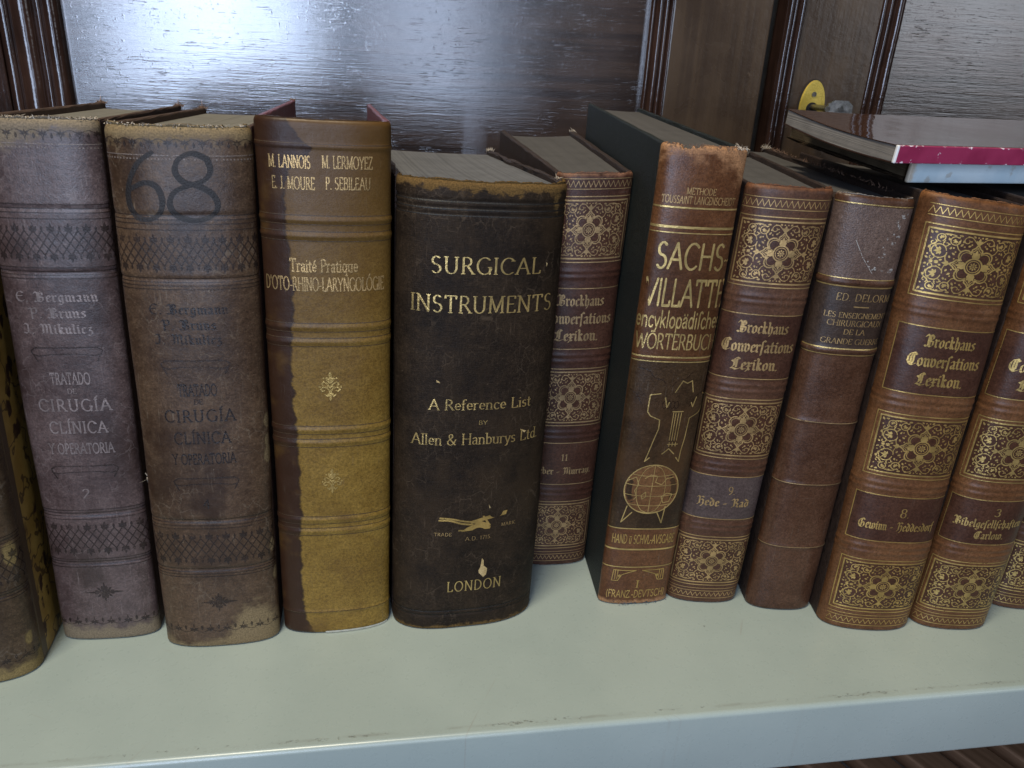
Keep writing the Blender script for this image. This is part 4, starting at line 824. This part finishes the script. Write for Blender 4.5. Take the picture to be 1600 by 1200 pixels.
cx = sum(p[0] for p in tp) / 10; cy = sum(p[1] for p in tp) / 10
b.ink('torn_patch', [[tp[i], tp[(i + 1) % 10], (cx, cy)][::-1] for i in range(10)], TORN, .00008)
b.ink('torn_patch', [[(.0222, .1218), (.0262, .1200), (.0250, .1192), (.0236, .1206)], [(.0300, .2078), (.0308, .2072), (.0304, .2056)], [(.0082, .0790), (.0092, .0770), (.0087, .0766)], [(-.0215, .1500), (-.0200, .1492), (-.0196, .1484), (-.0212, .1488)]], TORN, .00008)

# ------------------------------------------------------------------ encyclopaedia set: red brown half leather with four stamped panels
ENC = 'red brown encyclopaedia volumes with gilt panels'
L_RED = leather('red brown leather', (.055, .023, .0125), (.090, .041, .022), (.19, .072, .030), .38, .45, 5.2, .25, .00005)
L_RED2 = leather('warm red brown leather', (.078, .031, .0125), (.126, .055, .022), (.24, .095, .030), .38, .45, 6.4, .28, .00005)
L_DIM = leather('dull red brown leather', (.038, .014, .008), (.062, .025, .015), (.22, .10, .055), .40, .5, 8.4, .2)
PANEL = leather('dark stamped leather', (.045, .018, .010), (.066, .027, .015), (.1, .05, .03), .34, .5, 1.9, .1)
TITLE = leather('dark title leather', (.040, .016, .010), (.062, .026, .015), (.1, .06, .04), .36, .5, 2.9, .15)
TITLE_GREY = leather('greyed title leather', (.055, .036, .032), (.078, .053, .046), (.1, .06, .04), .36, .5, 2.3, .15)
def encyclopaedia(key, label, mat, gold, num, lines, cu=0.0, grey=False, covers=(CLOTH_DARK, CLOTH_DARK)):
    b = Book(key, 'leather_book', label, group=ENC); b.jag = (.0005, .0002); b.roll = .0030; H = b.half
    b.ridges = [(v_, .00032, .0011) for v_ in (.1915, .1883, .1430, .1393, .0945, .0908, .0555, .0518)]
    b.spine(mat, wear=(.0036, .003, .0022), gain=(.95, .8, .5)); b.covers(*covers, t=.0030); b.pages(PAGES_GREY, .0035)
    hw = min(.0236, H * .935) if H < .027 else .0236 + (H - .0252) * .35; cu = cu
    tw = hw + .0008
    P = []
    for vv, A in ((.2376, .0016), (.0062, .0014)):
        n = 34; P += rule([(cu - hw + 2 * hw * i / n, vv + A * (1 if i % 2 else -1)) for i in range(n + 1)], .00034, .002); P += hline(cu - hw, cu + hw, vv - .0026, .0004) + hline(cu - hw, cu + hw, vv + .0026 if vv > .1 else vv + .0024, .0004)
    P += hline(cu - hw, cu + hw, .0105, .00035) + hline(cu - hw, cu + hw, .1350 - .002, .0001)
    for v0, v1 in ((.1965, .2312), (.0990, .1348), (.0130, .0472)):
        P += frame(cu - hw, cu + hw, v0, v1, .00055) + frame(cu - hw + .0020, cu + hw - .0020, v0 + .0020, v1 - .0020, .00085)
    P += frame(cu - tw, cu + tw, .1468, .1820, .0005) + frame(cu - tw, cu + tw, .0595, .0875, .0005)
    b.ink('gilt_frame', P, gold)
    for v0, v1 in ((.1985, .2292), (.1010, .1328), (.0150, .0452)):
        b.patch('stamped_panel', cu - hw + .0020, cu + hw - .0020, v0, v1, PANEL)
        sx, sy = hw - .0031, (v1 - v0) / 2 - .0008
        b.ink('gilt_ornament', None, gold, .00012, ([(cu + x * sx, (v0 + v1) / 2 + y * sy) for x, y in ARAB[0]], ARAB[1]))
    b.patch('title_panel', cu - tw, cu + tw, .1468, .1820, TITLE); b.patch('title_panel', cu - tw, cu + tw, .0595, .0875, TITLE_GREY if grey else TITLE)
    b.ink('lettering', letters('Brockhaus', 'black', cu - .0130, cu + .0132, .1722, .0062, .02) + letters('Conver\u017fations', 'black', cu - .0195, cu + .0190, .1618, .0066, .02) + letters('Lexikon.', 'black', cu - .0128, cu + .0122, .1518, .0066, .02), gold)
    P = letters(num, 'serif', *lines[0]) 
    for t, u0, u1, v, h in lines[1:]: P += letters(t, 'black', u0, u1, v, h, .03)
    b.ink('lettering', P, gold)
    return b
encyclopaedia('b5', 'red brown gilt encyclopaedia volume set back in the gap right of the thick black book', L_DIM, GOLD_RUB, '11', [(-.0035, .0005, .0758, .0042), ('Leber - Murray.', -.0200, .0160, .0665, .0046)], -.002)
encyclopaedia('b7', 'red brown gilt encyclopaedia volume numbered 9 with a greyed lower label', L_RED, GOLD_PALE, '9.', [(.0004, .0046, .0762, .0050), ('Hede \u2013 Kad'.replace('\u2013', '-'), -.0158, .0140, .0680, .0054)], 0, True)
encyclopaedia('b9', 'red brown gilt encyclopaedia volume numbered 8, widest of the set', L_RED2, GOLD, '8.', [(-.0006, .0046, .0752, .0054), ('Gewinn - Heddesdorf', -.0212, .0215, .0668, .0054)], 0.001)
encyclopaedia('b10', 'red brown gilt encyclopaedia volume numbered 3 with two lines on its lower label', L_RED2, GOLD_TWO, '3', [(-.0012, .0020, .0778, .0048), ('Bibelge\u017fell\u017fchaften -', -.0205, .0215, .0705, .0050), ('Carlow.', -.0085, .0085, .0632, .0050)], 0)
encyclopaedia('b11', 'gilt encyclopaedia volume cut off by the right edge of the picture', L_RED, GOLD_TWO, '1', [(-.0012, .0020, .0760, .0048), ('A - Astrabad', -.0165, .0165, .0675, .0050)], 0)

# ------------------------------------------------------------------ dictionary in green cloth with a brown spine
L_DICT = leather('warm brown spine leather', (.072, .026, .010), (.116, .047, .018), (.38, .185, .080), .32, .55, 9.1, .3)
L_DICTP = leather('dark brown panel leather', (.050, .019, .007), (.085, .034, .013), (.2, .1, .05), .34, .5, 3.7, .25)
L_DICTQ = leather('smoky brown panel leather', (.024, .013, .0065), (.046, .025, .011), (.2, .1, .05), .34, .45, 3.9, .3, patch=((.07, .034, .014), .5))
b = Book('b6', 'leather_book', 'dictionary in dark green cloth with a torn brown spine showing a gilt globe', group=None); b.jag = (.0022, .0022); b.roll = .0020
b.spine(L_DICT, wear=(.0065, .003, .0016), gain=(1.25, 1.7, .4), spots=[(.020, .258, .006, .9)]); b.covers(CLOTH_GREEN, CLOTH_GREEN, t=.0028, zl=.0006); b.pages(PAGES_GREY, .0028); H = b.half
b.patch('title_panel', -H * .97, H * .97, .1580, .2215, L_DICTP); b.patch('picture_panel', -H * .97, H * .97, .0530, .1560, L_DICTQ)
P = hline(-H, H, .2338, .0008) + hline(-H, H, .2245, .0012) + hline(-H, H, .2218, .0005) + hline(-H, H, .1577, .0009) + hline(-H, H, .1552, .0006) + hline(-H, H, .0530, .0006) + hline(-H, H, .0390, .0010) + hline(-H, H, .0268, .0006)
b.ink('gilt_frame', P, GOLD_BRIGHT)
b.ink('lettering', letters('METHODE', 'sans_bold', -.0072, .0073, .2402, .0030) + letters('TOUSSAINT LANGENSCHEIDT', 'sans_bold', -.0184, .0184, .2358, .0034), GOLD_PALE)
b.ink('lettering', letters('SACHS-', 'sans_bold', -.0168, .0214, .2042, .0126, .05) + letters('VILLATTE', 'sans_bold', -.0200, .0216, .1852, .0134, .04) + letters('encyklop\u00e4di\u017fches', 'sans', -.0226, .0224, .1738, .0086, .03) + letters('W\u00d6RTERBUCH', 'sans_bold', -.0213, .0218, .1622, .0080, .03), GOLD_BRIGHT)
b.ink('lettering', letters('HAND \u016b SCHVL-AVSGABE', 'sans', -.0186, .0180, .0432, .0056) + letters('I', 'serif', -.0010, .0012, .0122, .0050) + letters('(FRANZ.-DEVTSCH)', 'sans', -.0175, .0180, .0052, .0050), GOLD)
def Z(x, y):                                           # figure drawn in its own little frame: x 80..400, y 190..800
    return ((x - 278) * .000129 - .0005, .0790 - (y - 643) * .000147)
fig = [[(310, 240), (335, 196), (355, 205), (375, 196), (388, 240)], [(250, 246), (208, 252), (207, 318), (220, 334), (262, 350), (264, 385), (248, 440), (238, 480), (226, 522), (244, 506)],
       [(440, 250), (458, 256), (444, 315), (430, 328), (392, 345), (386, 430), (378, 480), (376, 524), (360, 506)], [(313, 317), (358, 317)], [(296, 490), (322, 468), (348, 490)], [(272, 262), (284, 300), (292, 280)], [(408, 262), (398, 300), (388, 282)],
       [(318, 322), (318, 434)], [(328, 322), (328, 434)], [(340, 322), (339, 434)], [(352, 322), (350, 434)], [(312, 450), (358, 450)], [(320, 442), (320, 458)], [(334, 442), (334, 458)], [(348, 442), (348, 458)],
       [(182, 718), (165, 792), (206, 746)], [(350, 718), (344, 792), (318, 746)]]
P = []
for i, q in enumerate(fig): P += rule([Z(*p) for p in q] , .00045 if 6 < i < 15 else .00062)
g = lambda x, y: Z(277 + x * 118, 643 + y * 106)
P += rule([g(math.cos(a), math.sin(a)) for a in np.linspace(0, 2 * math.pi, 40)], .00065)
for k in (-.55, 0, .5): P += rule([g(k * math.sqrt(max(0, 1 - t * t)), t) for t in np.linspace(-1, 1, 16)], .00035)
for k in (-.62, -.22, .2, .6, .88): s_ = math.sqrt(1 - k * k); P += rule([g(t * s_, k + .08 * (1 - t * t)) for t in np.linspace(-1, 1, 14)], .00035)
for q in ([(-.9, -.35), (-.62, -.5), (-.5, -.2), (-.62, .05), (-.52, .3), (-.6, .42)], [(-.35, .25), (-.2, .1), (-.18, .3), (-.3, .4), (-.35, .25)], [(-.3, -.45), (-.1, -.6), (.15, -.55), (.1, -.3), (.35, -.2), (.5, -.45), (.75, -.5)], [(.4, .3), (.6, .15), (.8, .2), (.72, .5), (.5, .55), (.4, .3)]): P += rule([g(*p) for p in q], .00045)
gl = [[g(math.cos(a), math.sin(a)) for a in np.linspace(0, 2 * math.pi, 41)[:-1]]]
pts = [g(r * math.cos(a), r * math.sin(a)) for r in (0, .33, .66, 1) for a in np.linspace(0, 2 * math.pi, 33)[:-1]]
globe_fs = [[32 * r + i, 32 * r + (i + 1) % 32, 32 * (r + 1) + (i + 1) % 32, 32 * (r + 1) + i] for r in (1, 2) for i in range(32)] + [[0, 32 + i, 32 + (i + 1) % 32] for i in range(32)]
globe_fs = [f for f in globe_fs]
b.ink('globe_disc', None, leather('tan globe leather', (.105, .045, .016), (.145, .066, .024), (.2, .1, .05), .4, .5, 1.1, .1), .00010, (pts, globe_fs))
b.ink('gilt_ornament', P, GOLD_BRIGHT, .00014)
P = []
for s in (1, -1):
    P += rule([(s * .0150, .0245), (s * .0155, .0170), (s * .0120, .0172), (s * .0100, .0215), (s * .0050, .0235), (s * .0018, .0245), (s * .0150, .0245)], .00050) + disc(s * .0112, .0205, .0010) + rule([(s * .0140, .0245), (s * .0138, .0180)], .0004) + rule([(s * .0125, .0245), (s * .0126, .0182)], .0004)
b.ink('gilt_ornament', P, GOLD, .00014)
BL = gilding('blind stamped flourish', (.026, .011, .005), .44, 0, .32, 11, keep=.6)
P = []
for s in (1, -1):
    for q in ([(.0015, .1415), (.004, .1450), (.0085, .1462), (.012, .1500), (.0175, .1512)], [(.013, .1300), (.0165, .1360), (.0205, .1385)]): P += rule(smooth_path([(s * x, y) for x, y in q]), .0005)
for i in range(6): P += rule(arc(-.0055 + i * .0022, .1310, .0011, .0022, 0, 360, 8), .0004, .0006)
b.ink('blind_tooling', P, BL)

# ------------------------------------------------------------------ plain brown leather book with a dark title label
L_PLAIN = leather('smooth brown leather', (.048, .020, .010), (.080, .036, .019), (.30, .25, .20), .34, .55, 6.6, .25, wear_thr=.66)
L_TOP = leather('greyed grained leather', (.078, .047, .035), (.118, .076, .058), (.45, .40, .36), .38, .55, 2.2, .55, .0003)
L_LAB = leather('dark label leather', (.032, .019, .013), (.050, .031, .022), (.1, .06, .04), .4, .5, 4.9, .1)
b = Book('b8', 'leather_book', 'plain brown leather book with gold titling on a dark label and no gilt panels', group=None); b.roll = .0026; b.jag = (.0004, .0001); H = b.half
b.ridges = [(.2010, .0007, .0016), (.1650, .0007, .0016), (.1242, .0003, .0012), (.0862, .0003, .0012), (.0448, .0003, .0012)]
b.spine(L_PLAIN, wear=(.003, .003, .0016), gain=(.7, .4, .25)); b.covers(CLOTH_DARK, CLOTH_DARK, t=.0028, zl=-.002, fray=.0007); b.pages(PAGES_GREY, .0035)
b.patch('top_panel', -H * .99, H * .99, .2030, .2385, L_TOP); b.patch('title_label', -H * .99, H * .99, .1665, .1985, L_LAB)
b.ink('gilt_rule', hline(-H, H, .2392, .0005) + hline(-H, H, .2030, .0004) + hline(-H, H, .1990, .0007) + hline(-H, H, .1664, .0006) + hline(-H, H, .1630, .0005), GOLD_BRIGHT)
b.ink('gilt_rule', hline(-H, H, .1242, .0005) + hline(-H, H, .0862, .0005) + hline(-H, H, .0448, .0005), GOLD_RUB)
b.ink('lettering', letters('ED. DELORME', 'serif', -.0110, .0215, .1918, .0036, .1) + hline(-.0012, .0066, .1888, .0006) + letters('LES ENSEIGNEMENTS', 'serif', -.0150, .0215, .1829, .0027) + letters('CHIRURGICAUX', 'serif', -.0126, .0172, .1786, .0029) + letters('DE LA', 'serif', -.0034, .0080, .1742, .0027) + letters('GRANDE GUERRE', 'serif', -.0138, .0188, .1690, .0028), GOLD_PALE)
CHIP = gilding('flaked grain', (.50, .46, .42), .48, 0, .6, 13, keep=.9)
rr = np.random.RandomState(5); P = []
for k in range(26):
    t = rr.rand(); u0 = .004 + .010 * (1 - t) + rr.randn() * .0022; v0 = .208 + .029 * (1 - t); P += blob(u0, v0, .0003 + .0008 * rr.rand(), .0003 + .0004 * rr.rand(), rr.rand() * 3, 7)
P += blob(.0135, .2080, .0017, .0011, .4, 9) + blob(.009, .2080, .0012, .0004, 0, 7) + rule([(-.008, .222), (-.003, .214), (.004, .206)], .00035)
b.ink('scuff_mark', P, CHIP, .00012)

# ------------------------------------------------------------------ two books lying flat on top of the right-hand volumes
def flat_part(name, x0, x1, y0, y1, z0, z1, mat, parent, bev=.0004, nx=12, lift=None, jit=0.0, rs=np.random.RandomState(3)):
    bm = box_bm(x0, x1, y0, y1, z0, z1, bev, 2)
    bmesh.ops.subdivide_edges(bm, edges=[e for e in bm.edges if e.calc_length() > .05], cuts=nx, use_grid_fill=True)
    for v in bm.verts:
        if lift: v.co.z += lift(v.co.x, v.co.y)
        if jit and (v.co.x < x0 + .002): v.co.x += abs(rs.randn()) * jit
    return bm_obj(name, bm, mat, parent)
lo = empty('hardback_book', (.2553, -.0645, .2482), 'lower of two flat books, with a pale blue spine torn at its left end', 'book', 'flat books lying on the right volumes', .14)
def pale_spine():
    m, nt, P, O = new_mat('pale blue paper spine'); v = coords(nt, 'Object'); x, y, z = sep(nt, v); n = noise(nt, v, 130, detail=4); n2 = noise(nt, v, 40, detail=4)
    b_ = mix(nt, ramp(nt, n2, .4, .65), (.42, .52, .56), (.52, .60, .62))
    b_ = mix(nt, math_(nt, 'MULTIPLY', ramp(nt, n, .60, .70), .5), b_, (.30, .24, .17))
    b_ = mix(nt, ramp(nt, math_(nt, 'ADD', x, math_(nt, 'MULTIPLY', math_(nt, 'SUBTRACT', n, .5), .016)), .001, .005, 1, 0), b_, (.42, .36, .28))
    setin(nt, P.inputs['Base Color'], b_); P.inputs['Roughness'].default_value = .6; setin(nt, P.inputs['Normal'], bump(nt, n, .0003)); return m
DBROWN = plain('dark brown torn board', (.018, .011, .006), (.045, .028, .014), 200, .8, .2, bmp=.0006)
flat_part('spine', 0, .24, -.0012, .0012, 0, .0102, pale_spine(), lo, .0008)
flat_part('cover', .0006, .239, .0014, .104, 0, .0016, DBROWN, lo, .0004, jit=.0012); flat_part('cover', .0006, .239, .0014, .104, .0086, .0102, DBROWN, lo, .0004, jit=.0012)
flat_part('page_block', .0020, .237, .0014, .102, .0017, .0085, paper('brown page ends', (.05, .035, .02), (.10, .075, .045), 1600, .0004, 2), lo, .0003, jit=.0006)
upb = empty('paperback_book', (.2368, -.078, .2586), 'upper of two flat books, glossy dark cover with a magenta spine', 'book', 'flat books lying on the right volumes', .14)
def magenta():
    m, nt, P, O = new_mat('magenta spine with rubbed flecks'); v = coords(nt, 'Object'); x, y, z = sep(nt, v); n = noise(nt, v, 330, detail=4, rough=.7); n2 = noise(nt, v, 50, detail=3)
    b_ = mix(nt, ramp(nt, n2, .4, .6), (.24, .018, .060), (.30, .028, .080)); fl_ = ramp(nt, math_(nt, 'ADD', n, math_(nt, 'MULTIPLY', ramp(nt, math_(nt, 'ABSOLUTE', math_(nt, 'SUBTRACT', z, .0042)), .0028, .0042), .10)), .66, .70)
    b_ = mix(nt, fl_, b_, (.75, .62, .66)); b_ = mix(nt, ramp(nt, x, .0011, .0013, 1, 0), b_, (.8, .78, .76))
    setin(nt, P.inputs['Base Color'], b_); P.inputs['Roughness'].default_value = .35; return m
def gloss():
    m, nt, P, O = new_mat('glossy dark cover'); v = coords(nt, 'Object'); n = noise(nt, v, 25, detail=3)
    setin(nt, P.inputs['Base Color'], mix(nt, n, (.038, .017, .011), (.060, .030, .020))); P.inputs['Roughness'].default_value = .07; P.inputs['Specular IOR Level'].default_value = .8
    setin(nt, P.inputs['Normal'], bump(nt, n, .0006)); return m
lift = lambda x, y: .0014 * max(0, 1 - x / .06) ** 2 * max(0, (y - .02) / .07) ** 2 - .0012 * math.sin(min(1, max(0, y / .09)) * math.pi) * max(0, 1 - x / .1)
flat_part('spine', 0, .26, -.0006, .0010, 0, .0082, magenta(), upb, .0004)
flat_part('page_block', .0004, .2596, .0011, .0885, .0004, .0078, paper('grey page ends', (.16, .14, .12), (.26, .235, .21), 2400, .0003, 2), upb, .0002, 14, lift)
flat_part('cover', 0, .26, .0011, .0890, .0079, .0083, gloss(), upb, .0001, 14, lift); flat_part('cover', 0, .26, .0011, .0890, -.0001, .0003, gloss(), upb, .0001, 14, lift)

lo.rotation_euler.x = math.radians(5.5); upb.rotation_euler.x = math.radians(5.5)
# ------------------------------------------------------------------ frayed fibres on heads and corners
FIB = plain('pale frayed fibre', (.34, .27, .20), (.52, .45, .36), 500, .8, .2); FIBD = plain('brown frayed fibre', (.13, .075, .05), (.22, .14, .10), 500, .8, .2)
def fibres(book, pts, n, L, mat, seed=1, up=.7):
    r = np.random.RandomState(seed); V, Fc = [], []
    for k in range(n):
        i = r.randint(len(pts)); c = np.array(pts[i]) + r.randn(3) * np.array([.0010, .0008, .0003]); d = r.randn(3) + np.array([0, -.1, up]); d /= np.linalg.norm(d); l = L * (.4 + r.rand()); wv = np.cross(d, r.randn(3)); wv *= (.00010 + .00022 * r.rand()) / np.linalg.norm(wv); wu = np.cross(d, wv) ; wu *= np.linalg.norm(wv) / np.linalg.norm(wu)
        c = c - d * l * .25; bend = r.randn(3) * l * .25; b0 = len(V)
        for t, s_ in ((0, 1.0), (.5, .8)):
            o = c + d * l * t + bend * t * t
            V += [o + wv * s_, o + wu * s_, o - wv * s_, o - wu * s_]
        V.append(c + d * l + bend)
        for j in range(4): Fc.append((b0 + j, b0 + (j + 1) % 4, b0 + 4 + (j + 1) % 4, b0 + 4 + j)); Fc.append((b0 + 4 + j, b0 + 4 + (j + 1) % 4, b0 + 8))
        Fc.append((b0 + 3, b0 + 2, b0 + 1, b0))
    return mesh_obj('frayed_fibre', V, Fc, mat, book.root)
B = Book.made
def edge_pts(b, u0, u1, n=20, v=None, off=0.0): return [b.surf(u, (b.p['h'] if v is None else v) - .0004, off) for u in np.linspace(u0, u1, n)]
def corner(b, sx, y): return [b.deform(sx * (b.p['w'] / 2 - .0014), y + t, b.p['h'] - .0006) for t in (0, -.002, -.004)]
fibres(B['b6'], edge_pts(B['b6'], .014, .0225, 12), 26, .0026, FIB, 2); fibres(B['b6'], edge_pts(B['b6'], -.02, .02, 30), 70, .0013, FIBD, 3); fibres(B['b6'], edge_pts(B['b6'], -.018, .02, 20, .0022), 60, .0014, FIBD, 4, -.3)
for k, sx in (('b1', -1), ('b2', -1), ('b1', 1)): fibres(B[k], corner(B[k], sx, B[k].p['d']), 45, .0028, FIBD, 5, .3)
fibres(B['b1'], edge_pts(B['b1'], -.02, .026, 40), 150, .0012, FIB, 6); fibres(B['b2'], edge_pts(B['b2'], -.03, .03, 40), 120, .0011, FIB, 7)
fibres(B['b4'], corner(B['b4'], 1, B['b4'].p['d']), 30, .0024, FIB, 8); fibres(B['b4'], corner(B['b4'], 1, .012), 14, .0028, FIB, 9)
fibres(B['b8'], corner(B['b8'], 1, B['b8'].p['d']), 40, .0040, FIB, 10); fibres(B['b8'], [B['b8'].deform(B['b8'].p['w'] / 2 - .0014, y, B['b8'].p['h']) for y in np.linspace(.02, .19, 40)], 120, .0024, FIBD, 11)
fibres(B['b5'], corner(B['b5'], 1, B['b5'].p['d']), 26, .0022, FIB, 12); fibres(B['b3'], corner(B['b3'], -1, B['b3'].p['d']), 26, .0018, FIBD, 13)
fibres(B['b2'], [B['b2'].surf(-.0315, .098)], 3, .0080, FIB, 14, -.2)
